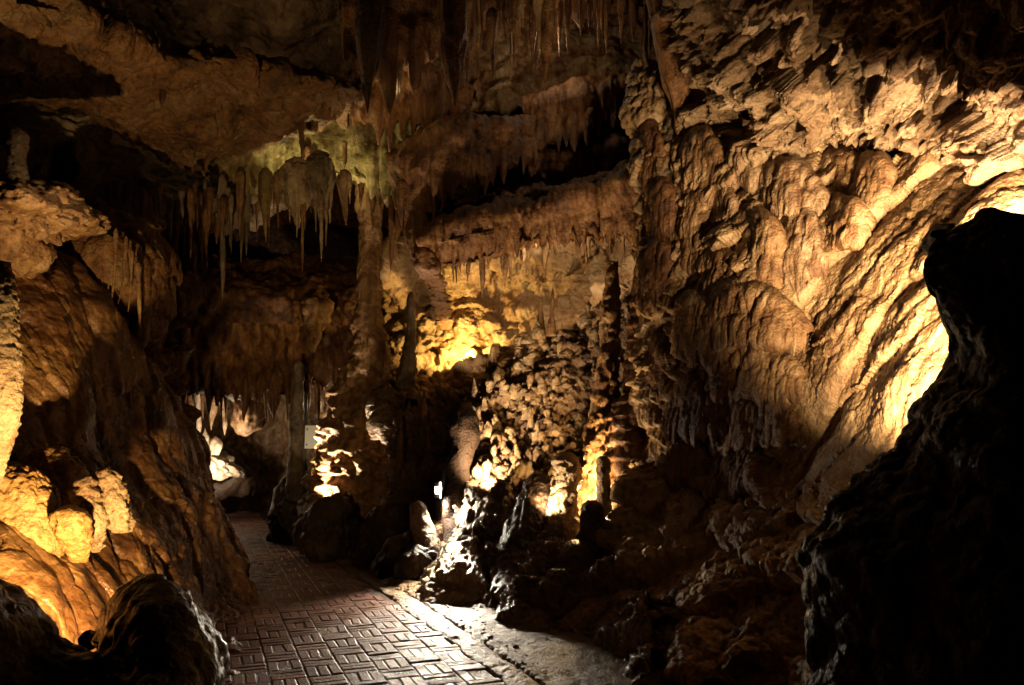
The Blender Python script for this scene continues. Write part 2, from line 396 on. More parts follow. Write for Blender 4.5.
# bright mottled back wall high in the centre
d = lambda P, S: .25 * fbm(P * .7, 3, 5) + .22 * fbm(P * 3, 4, 9) + .06 * knobs(P, .12, 10) + .10 * lobes(P, .5, 6) + .05 * flutes(P, .10, 8, 12) * smooth(20, 110, S[..., 1])
g = patch('upper_cave_wall', [
 [(330, -60, 12), (430, -60, 12), (530, -60, 12), (640, -60, 12), (720, -60, 12)],
 [(330, 40, 12.3), (430, 40, 12.4), (530, 40, 12.4), (640, 40, 12.2), (720, 40, 12)],
 [(330, 100, 12.2), (430, 110, 12.2), (530, 100, 12.2), (640, 80, 12), (720, 80, 11.8)]], rock('mottled_limestone', (.16, .07, .03), (.36, .22, .11), (.54, .48, .34), scale=4.5, streak=.5), d, skirt='b')
tag(g, kind='structure')

# ------------------------------------------------------------------ right wall
def rw(P, S):
    x, y = S[..., 0], S[..., 1]
    left = 1 - smooth(775, 850, x + (y - 250) * .45)       # draped, fluted part
    low = smooth(430, 520, y - (x - 800) * .2)
    zz = P[..., 2]
    lng = -(P[..., 1]) * .66 + zz * .75; acr = P[..., 1] * .75 + zz * .66
    Q = np.stack([lng * .55, acr * 1.55, P[..., 0] * .6], -1); Q += .22 * fbm(P * 1.2, 3, 21)[..., None]
    b, o, h = worley(Q, 5); ob = np.sqrt(np.clip(1 - (b / .9) ** 2, 0, 1))
    strata = ob * (.55 - .6 * np.clip(o[..., 1], -.5, .5)) * (.5 + .6 * h)
    Q2 = np.stack([lng * 1.6, acr * 4.6, P[..., 0] * 1.6], -1) + .3 * fbm(P * 3, 2, 23)[..., None]
    b2, o2, h2 = worley(Q2, 6); st2 = np.sqrt(np.clip(1 - (b2 / .9) ** 2, 0, 1)) * (.4 + .6 * h2)
    drp = smooth(.0, .35, fbm(P * .9, 2, 24))
    right = .34 * strata + .10 * st2 + .035 * flutes(P, .07, 25, 9) * drp + .010 * knobs(P, .04, 12) + .03 * fbm(P * 5, 3, 2) + .012 * fbm(P * 22, 2, 26)
    dom = lobes(P * np.array([1, 1, .75]), .62, 31, 1.)
    fm = .5 + .5 * smooth(-.2, .2, fbm(P * 1.1, 2, 36))
    lt = (.26 + .24 * smooth(690, 740, x)) * dom + .13 * lobes(P, .27, 33, .8) + .05 * flutes(P, .11, 34, 16) * fm + (.02 + .06 * (1 - smooth(690, 730, x))) * flutes(P, .06, 37, 16) * fm + .015 * knobs(P, .05, 35)
    lowd = .35 * lobes(P, .6, 41) + .06 * knobs(P, .10, 42) + .12 * fbm(P * 2, 4, 43) + .03 * knobs(P, .05, 44)
    t = left * lt + (1 - left) * right
    return (1 - low) * t + low * lowd + .12 * fbm(P * .8, 3, 45)
PALEW = rock('pale_flowstone_wall', (.15, .09, .045), (.40, .28, .155), (.60, .48, .32), streak=.5, scale=1.8)
RWALL = g = patch('right_cave_wall', [
 [(640, 60, 9.6), (690, 70, 9), (750, 110, 8.3), (820, 120, 7.4), (880, 120, 6.9), (950, 130, 6.2), (1040, 150, 5.6), (1200, 150, 5.2)],
 [(640, 130, 9.2), (690, 140, 8.6), (750, 150, 8), (820, 150, 7.3), (880, 155, 6.7), (950, 160, 5.9), (1040, 180, 5.3), (1200, 180, 5)],
 [(642, 210, 8.9), (690, 215, 8.2), (750, 225, 7.6), (820, 230, 6.9), (880, 230, 6.2), (950, 235, 5.5), (1040, 240, 4.9), (1200, 240, 4.6)],
 [(645, 300, 8.7), (690, 300, 8.0), (750, 305, 7.3), (810, 310, 6.7), (870, 310, 6.0), (940, 310, 5.2), (1040, 310, 4.6), (1200, 310, 4.3)],
 [(645, 390, 8.6), (690, 390, 7.9), (750, 395, 7.2), (805, 400, 6.6), (860, 400, 5.9), (930, 400, 5.1), (1040, 400, 4.4), (1200, 400, 4.1)],
 [(640, 470, 8.4), (690, 470, 7.7), (750, 480, 7.0), (800, 480, 6.4), (850, 480, 5.7), (920, 480, 5.0), (1040, 480, 4.2), (1200, 480, 4)],
 [(600, 560, 7.6), (650, 570, 6.9), (720, 575, 6.1), (780, 580, 5.6), (840, 580, 5.0), (920, 580, 4.5), (1040, 580, 4), (1200, 580, 3.9)],
 [(570, 640, 6.9), (640, 660, 6.2), (715, 700, 5.25), (780, 740, 4.6), (840, 780, 4.1), (920, 820, 3.7), (1040, 850, 3.5), (1200, 850, 3.4)]],
 PALEW, rw, skirt='lb', step=1.6)
tag(g, kind='structure')

def tier(cx, y0, y1, hw, slope, label, mat=TAN, seed=1, proud=.24):
    """a bulging curtain of flowstone on the wall: domed top, vertical ribs, ragged lip"""
    T = []; B = []; proud *= min(1, .25 + .75 * hw / 34)
    for u in (-1, -.8, -.4, 0, .4, .8, 1):
        x = cx + hw * u; a_ = (1 - abs(u) ** 2.4)
        yt = y1 - (y1 - y0) * (.12 + .88 * a_) + slope * u; yb = y1 + slope * u - (1 - a_) * .06 * (y1 - y0)
        d1 = on(RWALL, x, (yt + yb) / 2, 8.)
        d1 = .5 * d1 + .5 * on(RWALL, cx, (y0 + y1) / 2 , 8.) + (x - cx) * -.006
        T.append((x, yt, d1 + .16 - proud * a_ * .4)); B.append((x, yb, d1 + .05 - proud * a_))
    k = T[3][2] / F
    return ledge('flowstone_curtain', T, B, mat, tooth=.065, tlen=.08 + .16 * (y1 - y0) * k, back=.5, amp=.05, step=1.3, seed=seed, label=label, group='flowstone curtains on the right wall', cat='flowstone curtain', var=.75, big_a=.10)
AMB = rock('rusty_streaked_curtain', (.15, .09, .055), (.38, .27, .17), (.50, .41, .30), streak=.8)
for i, (a_, b_, c_, e_, l_, m_, lb) in enumerate((
  (718, 170, 248, 24, 3, AMB, 'tall folded curtain of flowstone, upper left of the right wall'),
  (788, 160, 206, 36, 2, AMB, 'jellyfish-shaped russet curtain high on the right wall'),
  (762, 208, 286, 24, -4, TAN, 'long tan fluted curtain below the jellyfish one, its left half'),
  (800, 204, 272, 24, -6, AMB, 'orange and grey striped curtain below the jellyfish one'),
  (684, 206, 268, 22, 3, TAN, 'fluted bulge left of the tall folded curtain'),
  (722, 246, 300, 36, 4, TAN, 'domed bulge under the tall folded curtain'),
  (846, 150, 196, 17, 0, TAN, 'pale short curtain just under the knobbly ceiling'),
  (848, 194, 240, 16, -3, TAN, 'pale curtain stacked second below the knobbly ceiling'),
  (876, 152, 204, 15, -3, TAN, 'short pale curtain near the bright ceiling rim'),
  (748, 280, 338, 56, 4, TAN, 'broad domed curtain across the middle of the right wall'),
  (752, 342, 392, 52, -2, TAN, 'second broad curtain one tier below the domed one'),
  (700, 376, 430, 30, 4, BROWN, 'brown curtain low on the right wall near the pillar'),
  (760, 394, 440, 50, -4, TAN, 'wrinkled curtain in the lowest lit tier of the right wall'),
  (660, 236, 300, 17, 0, BROWN, 'dark ribbed curtain just right of the slender corner pillar top'),
  (694, 186, 226, 17, 0, TAN, 'small ribbed curtain left of the upper tall folded one'),
  (652, 120, 176, 14, 0, BROWN, 'dim ribbed curtain behind the great orange stalactite tip'),
  (700, 296, 352, 24, 2, TAN, 'ribbed curtain touching the left end of the broad domed one'),
  (720, 340, 392, 24, 2, BROWN, 'brown ribbed curtain below the left end of the broad domed one'),
  (664, 178, 232, 15, 0, BROWN, 'narrow dark curtain beside the knobbly grey column'),
  (702, 122, 184, 22, 0, TAN, 'topmost narrow curtain under the ceiling edge'),
  (664, 330, 392, 18, 0, BROWN, 'dark narrow curtain behind the stacked corner pillar'),
  (682, 424, 480, 30, 0, BROWN, 'dark hanging curtain lowest beside the stacked corner pillar'),
  (745, 142, 178, 24, 0, AMB, 'small curtain tucked directly below the ceiling, left of the jellyfish'),
  (742, 440, 486, 38, -6, BROWN, 'dusky curtain at the foot of the fluted wall'))):
    tier(a_, b_, c_, e_, l_, lb, m_, 300 + i * 7)

# knobbly ceiling over the right wall
def kc(P, S):
    b, o, h = worley(P / .55 + .4 * fbm(P * 1.6, 2, 3)[..., None], 3)
    pit = smooth(-.02, .25, fbm(P * 2.2, 3, 57)) * .34 + smooth(.05, .28, fbm(P * 5, 2, 58)) * .12
    return .35 * np.sqrt(np.clip(1 - (b / .9) ** 2, 0, 1)) * h + .25 * fbm(P * 1.2, 3, 51) + .20 * knobs(P, .24, 52) + .11 * knobs(P, .11, 53) + .05 * knobs(P, .055, 54) + .06 * fbm(P * 5, 3, 55) - pit
g = patch('ceiling', [
 [(655, -160, 5.2), (740, -160, 4.3), (830, -160, 3.7), (930, -160, 3.2), (1100, -160, 3), (1300, -160, 3)],
 [(672, -40, 7.4), (740, -40, 5.9), (830, -40, 5), (930, -40, 4.3), (1100, -40, 3.9), (1300, -40, 3.6)],
 [(690, 30, 8.2), (750, 40, 7), (830, 50, 6), (930, 50, 5.1), (1080, 50, 4.5), (1300, 50, 4)],
 [(700, 80, 8.6), (750, 115, 7.7), (830, 110, 6.7), (925, 100, 5.8), (1060, 120, 5), (1300, 120, 4.5)],
 [(705, 100, 8.8), (748, 150, 7.9), (830, 150, 7.1), (925, 150, 6.2), (1040, 175, 5.3), (1300, 180, 4.8)]],
 KNOB, kc, skirt='lb', depth=.5, step=1.15)
tag(g, kind='structure')

# ------------------------------------------------------------------ ceiling slab upper left
def ls(P, S):
    y = S[..., 1]
    return .22 * fbm(P * .8, 3, 61) + .10 * fbm(np.stack([P[..., 0] * 1.2, P[..., 1] * 1.2, P[..., 2] * 4], -1), 4, 62) + .05 * ridged(P * 2.2, 3, 63) + .03 * knobs(P, .12, 64) * smooth(.1, .4, fbm(P * 1.1, 2, 66)) + .05 * fbm(P * 8, 3, 65) + .16 * ridged(P * np.array([1.1, 1.1, 3]), 4, 67) + .10 * knobs(P, .2, 68) * (1 - smooth(20, 70, y - S[..., 0] * .12)) - .10 * smooth(.12, .2, fbm(P * 2.2, 3, 69))
g = patch('left_ceiling', [
 [(-120, -20, 4.8), (60, 8, 6.2), (150, 42, 6.9), (250, 66, 7.8), (330, 84, 8.5), (358, 90, 9)],
 [(-120, 10, 5.0), (60, 22, 6.3), (150, 60, 7.0), (250, 82, 8.0), (330, 94, 8.7), (358, 94, 9.1)],
 [(-120, 30, 5.8), (60, 60, 7.0), (150, 90, 7.7), (250, 105, 8.6), (330, 106, 9.3), (352, 100, 9.6)],
 [(-120, 60, 7.0), (60, 92, 8.0), (150, 128, 8.7), (230, 140, 9.5), (300, 128, 10), (345, 110, 10.2)],
 [(-120, 90, 8.2), (60, 116, 9.0), (150, 156, 9.9), (230, 172, 10.6), (300, 140, 11), (345, 118, 11)]],
 ORANGE, ls, skirt='tr', depth=1.5)
tag(g, kind='structure')
# roof above the slab
g = patch('high_ceiling', [
 [(-150, -250, 5), (60, -250, 5.5), (180, -250, 6), (300, -250, 6.5), (420, -250, 7)],
 [(-150, -80, 7.5), (60, -80, 8), (180, -80, 8.5), (300, -80, 9), (420, -80, 9.4)],
 [(-150, 40, 10), (60, 20, 10.3), (180, 50, 10.6), (300, 70, 11), (420, 90, 11.3)]], GREY,
 lambda P, S: .4 * fbm(P * .8, 4, 71) + .2 * lobes(P, .6, 72) + .07 * knobs(P, .14, 73), step=2.2); tag(g, kind='structure')
# recessed wall below the slab
def lw(P, S):
    return .35 * fbm(P * .7, 3, 81) + .22 * fbm(np.stack([P[..., 0], P[..., 1], P[..., 2] * 3.5], -1) * 1.3, 4, 82) - .5 * smooth(.1, .25, fbm(P * 1.3, 3, 86)) + .1 * ridged(P * 2, 3, 87) + .22 * lobes(P, .7, 83) * smooth(170, 220, S[..., 1]) + .08 * flutes(P, .13, 84) * smooth(170, 230, S[..., 1]) + .05 * knobs(P, .12, 85)
g = patch('left_cave_wall', [
 [(-150, 60, 8.5), (60, 90, 9.3), (150, 120, 10.2), (240, 140, 11), (330, 130, 12)],
 [(-150, 120, 8.3), (60, 140, 9), (150, 165, 10.2), (240, 175, 11.3), (330, 160, 12.4)],
 [(-150, 190, 8.2), (60, 200, 8.8), (150, 195, 10.2), (240, 195, 11.6), (330, 175, 12.4)],
 [(-150, 260, 8.0), (60, 262, 8.5), (150, 222, 10.6), (235, 212, 12.2), (330, 190, 12.6)]], GREY, lw, skirt='b', depth=2.5)
tag(g, kind='structure')
g = patch('left_rear_wall', [
 [(-200, 200, 7.2), (0, 230, 8.4), (80, 300, 9.0), (150, 340, 9.8), (190, 345, 10.5)],
 [(-200, 330, 7.2), (0, 330, 8.2), (80, 360, 8.8), (140, 390, 9.6), (175, 400, 10.5)],
 [(-200, 520, 7), (0, 480, 8), (80, 480, 9), (140, 480, 9.8), (175, 480, 11)]], BROWN, lw, skirt='r', depth=1.5); tag(g, kind='structure')

# ================================================================== LEFT BANK
def bank(P, S):
    x, y = S[..., 0], S[..., 1]
    Q = np.stack([P[..., 0] * 1.6 + P[..., 2] * 1.2, P[..., 1] * 1.9, P[..., 2] * .6 - P[..., 0] * .3], -1)
    b, o, h = worley(Q + .3 * fbm(P * 1.5, 2, 6)[..., None], 9)
    lng = np.sqrt(np.clip(1 - (b / .95) ** 2, 0, 1)) * (.4 + .6 * h)
    b, o, h = worley(Q * 2.6 + .3 * fbm(P * 3, 2, 7)[..., None], 10)
    ln2 = np.sqrt(np.clip(1 - (b / .95) ** 2, 0, 1)) * (.4 + .6 * h)
    gold = (1 - smooth(60, 150, x - (y - 480) * .2)) * smooth(400, 450, y)
    wet = smooth(130, 190, x) * smooth(470, 520, y)
    return .26 * lng + .09 * ln2 + .16 * fbm(P * .9, 3, 91) + .03 * lobes(P, .2, 92) * (1 - gold) + .014 * knobs(P, .06, 93) * (1 - gold) + .05 * knobs(P, .11, 95) * wet + .02 * fbm(P * 7, 3, 94)
g = patch('flowstone_bank', [
 [(-160, 225, 4.6), (0, 252, 6), (50, 262, 6.5), (100, 318, 7), (150, 366, 8), (196, 440, 9.1), (214, 505, 9.1), (232, 575, 8.8)],
 [(-160, 300, 4.6), (0, 300, 5.8), (50, 330, 6.1), (100, 370, 6.6), (150, 420, 7.3), (185, 470, 8.2), (208, 530, 8.6), (236, 590, 8.6)],
 [(-160, 400, 4.4), (0, 400, 5.3), (50, 430, 5.6), (100, 460, 6.1), (150, 490, 6.7), (185, 520, 7.4), (212, 560, 8.0), (240, 600, 8.3)],
 [(-160, 500, 3.9), (0, 500, 4.7), (50, 520, 5.0), (100, 540, 5.4), (150, 555, 6.0), (185, 575, 6.8), (214, 595, 7.6), (238, 612, 7.9)],
 [(-160, 600, 3.3), (0, 590, 4.1), (50, 600, 4.4), (100, 610, 4.8), (150, 620, 5.4), (185, 635, 6.0), (212, 645, 6.6), (236, 650, 6.8)],
 [(-160, 760, 2.9), (0, 700, 3.8), (50, 690, 4.2), (100, 690, 4.6), (150, 700, 5.1), (185, 700, 5.3), (210, 705, 5.3), (228, 710, 5.2)]],
 rock('amber_flowstone', (.04, .018, .009), (.19, .092, .036), (.42, .27, .125), rough=.36, spec=.55, scale=2., streak=.35, bump=.3, fine=28), bank, skirt='tr', depth=2.)
tag(g, 'large sloping amber flowstone bank rising along the whole left edge of the path', 'flowstone bank')

def lump(P, S): return .16 * fbm(P * 1.6, 4, 101) + .04 * fbm(P * 6, 3, 102) + .012 * knobs(P, .06, 103)
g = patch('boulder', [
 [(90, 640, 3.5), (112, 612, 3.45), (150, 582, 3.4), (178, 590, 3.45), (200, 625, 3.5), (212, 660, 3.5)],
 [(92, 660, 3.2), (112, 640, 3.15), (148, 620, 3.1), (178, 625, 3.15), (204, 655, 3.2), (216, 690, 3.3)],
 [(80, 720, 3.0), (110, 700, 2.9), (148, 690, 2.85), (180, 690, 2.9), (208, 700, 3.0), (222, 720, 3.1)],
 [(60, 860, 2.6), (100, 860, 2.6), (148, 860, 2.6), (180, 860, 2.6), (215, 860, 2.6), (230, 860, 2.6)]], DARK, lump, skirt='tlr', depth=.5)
tag(g, 'dark peaked boulder at the bottom of the golden slope beside the path', 'boulder')
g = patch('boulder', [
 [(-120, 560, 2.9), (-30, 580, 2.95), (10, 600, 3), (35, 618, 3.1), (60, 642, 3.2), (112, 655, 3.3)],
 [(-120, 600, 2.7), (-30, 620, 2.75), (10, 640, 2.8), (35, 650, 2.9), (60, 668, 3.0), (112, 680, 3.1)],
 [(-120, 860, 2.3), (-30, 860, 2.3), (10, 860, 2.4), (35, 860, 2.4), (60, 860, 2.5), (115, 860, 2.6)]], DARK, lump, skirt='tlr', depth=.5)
tag(g, 'low dark rounded rock in the bottom left corner in front of the lit slope', 'boulder')

# left edge formations
pop = lambda s, a, sd=0: (lambda P, S: a * knobs(P, s, 110 + sd) + a * .5 * knobs(P, s * .45, 111 + sd) + a * 1.5 * fbm(P * 2.5, 3, 112 + sd))
def L_(name, pts, mat, disp, label, cat, group=None, **k):
    return tag(lathe(name, pts, mat, disp, **k), label, cat, group)
L_('cave_column', [(2, 262, 4.25, 6), (3, 300, 4.2, 13), (2, 345, 4.2, 17), (4, 400, 4.25, 14), (0, 440, 4.4, 12), (-6, 476, 4.6, 9), (-12, 510, 4.8, 5)], CREAM, pop(.035, .02), 'bright cream column cut by the left edge above the golden slope', 'column')
L_('stalagmite', [(88, 476, 4.9, 3), (86, 484, 4.9, 9), (88, 500, 4.9, 12), (92, 522, 4.95, 13), (94, 540, 5.0, 10), (96, 552, 5.1, 4)], CREAM, pop(.04, .045, 2), 'pale popcorn-crusted stub, middle one of three on the golden slope', 'stalagmite', 'popcorn stubs on the golden slope')
L_('stalagmite', [(106, 467, 5.0, 3), (107, 474, 5.0, 10), (113, 492, 5.0, 12), (118, 512, 5.0, 11), (123, 532, 5.1, 6)], CREAM, pop(.04, .045, 4), 'leaning ringed stub nearest the path on the golden slope', 'stalagmite', 'popcorn stubs on the golden slope')
L_('stalagmite', [(70, 505, 4.7, 3), (70, 513, 4.7, 14), (72, 530, 4.7, 17), (76, 545, 4.75, 12), (80, 562, 4.85, 7)], GOLD, pop(.05, .03, 6), 'smooth orange mushroom-shaped stub with a rounded cap', 'stalagmite', 'popcorn stubs on the golden slope')
tag(blob('flowstone_lump', (18, 520, 4.82), (40, .18, 62), GOLD, pop(.055, .03, 8), rot=.5), 'swollen golden popcorn lump on the slope, brightest near the hidden lamp', 'rock lump')
tag(blob('flowstone_lump', (48, 482, 5.22), (34, .18, 34), GOLD, pop(.06, .035, 9), rot=.5), 'orange popcorn lump above the mushroom-shaped stub', 'rock lump')
# popcorn shelf upper left
tag(blob('popcorn_shelf', (33, 214, 5.6), (50, .5, 22), TAN, lambda P, S: .14 * ridged(P * 2.5, 3, 9) + .10 * knobs(P, .09, 3) + .06 * knobs(P, .045, 4) + .14 * fbm(P * 2.5, 3, 5), rot=-.05), 'knobbly cream popcorn shelf with a bright patch at upper left', 'rock shelf')
tag(blob('popcorn_shelf', (10, 240, 5.6), (30, .4, 30), TAN, pop(.07, .06, 33)), 'tan lump under the popcorn shelf at the left edge', 'rock shelf')
L_('stalagmite', [(19, 128, 5.5, 2), (19, 134, 5.5, 8), (17, 160, 5.5, 9), (15, 185, 5.5, 11), (12, 215, 5.5, 14)], CREAM, pop(.05, .03, 7), 'lone knobbly stalagmite standing on the popcorn shelf at upper left', 'stalagmite')

# draped mass below the shelf
def dr(P, S): return .10 * flutes(P, .10, 121, 12) + .16 * lobes(P, .55, 122, 1.2) + .10 * fbm(P * 1.5, 3, 123) + .02 * knobs(P, .06, 124)
g = patch('drapery_mass', [
 [(34, 238, 7.9), (70, 214, 7.7), (110, 212, 7.7), (150, 232, 8.0), (176, 262, 8.5)],
 [(40, 262, 7.4), (72, 240, 7.1), (110, 236, 7.1), (148, 262, 7.5), (172, 290, 8.2)],
 [(52, 290, 7.4), (76, 284, 7.1), (110, 276, 7.1), (144, 300, 7.5), (165, 318, 8.1)],
 [(76, 306, 7.7), (90, 300, 7.6), (110, 300, 7.6), (138, 330, 7.8), (156, 345, 8.3)]],
 rock('dull_orange_drapery', (.10, .05, .02), (.30, .16, .07), (.36, .28, .17), streak=.8), dr, skirt='tblr', depth=1.)
tag(g, 'bulging tan drapery mass hanging over the left bank', 'drapery')
for (x, y, y2, r, b) in ((104, 232, 314, 2.6, -6), (116, 228, 310, 2.8, -6), (126, 236, 304, 2.4, -8), (94, 240, 300, 2.4, -2), (138, 262, 330, 4, 2), (84, 250, 296, 2.2, 0), (110, 240, 300, 2, -3), (132, 250, 312, 2.4, -4)):
    drip('stalactite', x, y, y2, 7.05, r, TAN, 'thin pale drip running down the face of the tan drapery mass', 'drips on the tan drapery mass', b)
drip('stalactite', 142, 300, 352, 7.6, 11, TAN, 'short fat lobe at the foot of the tan drapery mass', None)
drip('stalactite', 93, 300, 322, 7.5, 8, TAN, 'stubby nub under the left side of the tan drapery mass', None)

# ================================================================== HANGING THINGS, LEFT AND CENTRE
ledge('dripstone_band', [(215, 168, 10.2), (250, 138, 10.5), (290, 118, 10.8), (335, 100, 11), (385, 96, 11), (430, 100, 11)],
      [(218, 200, 10.3), (250, 180, 10.5), (290, 172, 10.8), (335, 172, 11), (385, 182, 11), (430, 190, 11)], OLIVE, .16, .55, .9, .10, seed=3,
      label='yellow-green lit band of short dripstones below the roof slab', cat='dripstone band')
ledge('dripstone_band', [(345, -60, 9.6), (390, -60, 9.6), (440, -60, 9.8), (500, -60, 10.2), (560, -60, 10.4), (650, -60, 10.2)],
      [(345, 34, 9.8), (390, 52, 9.8), (440, 36, 10), (500, -4, 10.4), (560, -10, 10.6), (650, 0, 10.4)], BROWN, .22, .75, .9, .10, seed=5,
      label='dark brown fringe of dripstones along the top centre of the roof', cat='dripstone band')
ledge('dripstone_band', [(355, 60, 10.6), (400, 62, 10.6), (440, 70, 10.8), (470, 90, 11)],
      [(350, 110, 10.7), (400, 112, 10.7), (440, 118, 10.8), (470, 122, 11)], RUST, .15, .5, .9, .10, seed=15,
      label='rusty dripstones behind the two great dark stalactites', cat='dripstone band')
# second ledge, big fringe
ledge('drapery_ledge', [(396, 160, 10.8), (418, 126, 10.6), (455, 112, 10.5), (500, 118, 10.7), (532, 120, 10.9)],
      [(400, 235, 10.8), (420, 212, 10.6), (455, 182, 10.5), (500, 158, 10.7), (532, 150, 10.9)], BROWN, .12, .5, 1., .09, seed=7,
      label='curved brown curtain ledge, left of the two small upper ledges', cat='rock ledge')
ledge('drapery_ledge', [(522, 92, 11.1), (560, 92, 11), (600, 82, 10.9), (632, 74, 10.8)],
      [(522, 148, 11.1), (560, 134, 11), (600, 118, 10.9), (632, 98, 10.8)], RUST, .10, .32, 1., .08, seed=9,
      label='uppermost rusty ledge with a fine fringe, right of the curtain ledge', cat='rock ledge')
for T_, B_, sd_, lb_ in (
   ([(420, 236, 10.6), (445, 220, 10.4), (480, 210, 10.3), (520, 206, 10.4), (548, 210, 10.6)], [(420, 262, 10.6), (445, 254, 10.5), (480, 244, 10.4), (520, 238, 10.5), (548, 230, 10.6)], 11, 'left third of the long golden-brown ledges, above the glowing alcove'),
   ([(520, 214, 10.4), (545, 198, 10.1), (580, 190, 9.9), (610, 190, 10), (632, 198, 10.2)], [(520, 240, 10.4), (545, 236, 10.2), (580, 228, 10.1), (610, 222, 10.1), (632, 216, 10.2)], 12, 'middle golden-brown ledge with the closest fringe, above the alcove'),
   ([(600, 194, 9.9), (622, 180, 9.7), (645, 172, 9.5), (668, 172, 9.4)], [(600, 232, 9.9), (622, 230, 9.8), (645, 222, 9.6), (668, 214, 9.5)], 13, 'right end golden-brown ledge touching the knobbly grey column'),
   ([(440, 206, 10.9), (480, 198, 10.8), (530, 190, 10.6), (580, 182, 10.4), (640, 166, 10.2)], [(440, 222, 10.9), (480, 214, 10.8), (530, 206, 10.7), (580, 198, 10.5), (640, 182, 10.2)], 14, 'thin shadowed ledge lying on top of the golden-brown ones')):
    ledge('drapery_ledge', T_, B_, RUST, tooth=.08, tlen=.30, back=1.1, amp=.08, seed=sd_, label=lb_, cat='rock ledge', big_a=.34)
ledge('drapery_ledge', [(530, 150, 11.4), (580, 150, 11.2), (640, 140, 11)],
      [(530, 168, 11.4), (580, 170, 11.2), (640, 150, 11)], BROWN, .14, .4, 1., .09, seed=17,
      label='shadowed ledge tucked between the upper and long rusty ledges', cat='rock ledge')
# low roof far left-centre
ledge('drapery_ledge', [(145, 322, 12.6), (200, 306, 13), (260, 304, 13.4), (310, 310, 13.6), (362, 318, 13.6)],
      [(150, 370, 13), (200, 386, 13.5), (260, 388, 14), (310, 372, 14), (362, 360, 14)], RUST, .15, .6, 2.5, .16, seed=13,
      label='broad dim reddish-brown low roof hung with dripstones over the far passage', cat='rock ledge')
g = patch('rock_shelf', [
 [(150, 262, 13), (200, 260, 13.6), (260, 262, 14.2), (310, 266, 14.4), (365, 262, 14.4)],
 [(150, 300, 12), (200, 290, 12.4), (260, 292, 13), (310, 300, 13.2), (365, 306, 13.2)],
 [(150, 330, 12.4), (200, 325, 12.8), (260, 322, 13.2), (310, 326, 13.4), (365, 328, 13.4)]], BROWN,
 lambda P, S: .35 * fbm(P * 1., 4, 131) + .10 * flutes(P, .15, 132) + .05 * knobs(P, .1, 133), skirt='tr', depth=2); tag(g, 'dark brown shelf under the hanging stalactites above the far passage', 'rock shelf')
L_('limestone_lump', [(316, 296, 12.7, 4), (317, 302, 12.7, 13), (316, 316, 12.7, 14), (314, 328, 12.7, 9), (313, 340, 12.7, 6), (312, 352, 12.8, 2)], TAN, lambda P, S: .10 * flutes(P, .09, 7, 9) + .08 * knobs(P, .12, 8), 'small pale fluted knob above the far passage', 'rock knob')

# ------- great stalactites at the top centre
big = 'great stalactites hanging at the top centre'
drip('stalactite', 370, -60, 114, 9.0, 21, DARK, 'great dark pointed stalactite next to the tip of the roof slab', big)
drip('stalactite', 449, -60, 108, 9.2, 26, BROWN, 'widest great stalactite, blunt-tipped, before the mottled wall', big, 8)
drip('stalactite', 404, -60, 60, 9.9, 15, BROWN, 'shorter dark stalactite between the two great ones', big)
drip('stalactite', 546, -60, 90, 10, 13, RUST, 'slim pointed stalactite hanging before the pale mottled wall', big)
drip('stalactite', 590, -60, 36, 10, 6, BROWN, 'short thin stalactite right of the slim pointed one', big)
drip('stalactite', 606, -60, 54, 9.8, 6, RUST, 'thin stalactite left of the orange group', big)
drip('stalactite', 622, -60, 44, 9.7, 9, RUST, 'blunt stalactite leftmost of the orange group', big)
drip('stalactite', 634, -60, 42, 9.5, 10, RUST, 'rounded orange stalactite beside the long pale one', big)
drip('stalactite', 645, -60, 98, 9.4, 5, TAN, 'long pale thin stalactite left of the great orange one', big)
drip('stalactite', 519, -60, 20, 10, 4, WHITE, 'short pale straw near the top of the mottled wall', big)
ORS = rock('orange_streaked_stalactite', (.14, .06, .025), (.34, .18, .08), (.40, .26, .14), streak=.6)
L_('stalactite', [(668, -70, 8.7, 24), (668, 0, 8.7, 22), (672, 40, 8.7, 19), (677, 75, 8.7, 15), (679, 100, 8.7, 10), (680, 125, 8.7, 6), (680, 138, 8.7, 2)], ORS,
   lambda P, S: .08 * flutes(P, .11, 141, 14) + .05 * fbm(P * 3, 3, 142), 'great orange streaked stalactite beside the knobbly ceiling', 'stalactite', big)
L_('cave_column', [(676, 112, 8.9, 6), (674, 150, 8.9, 12), (672, 185, 8.8, 15), (668, 220, 8.8, 13), (664, 260, 8.7, 11), (660, 300, 8.6, 12)], GREY,
   lambda P, S: .10 * knobs(P, .16, 143) + .05 * terr(P, .2, 144), 'knobbly grey column below the great orange stalactite', 'column')

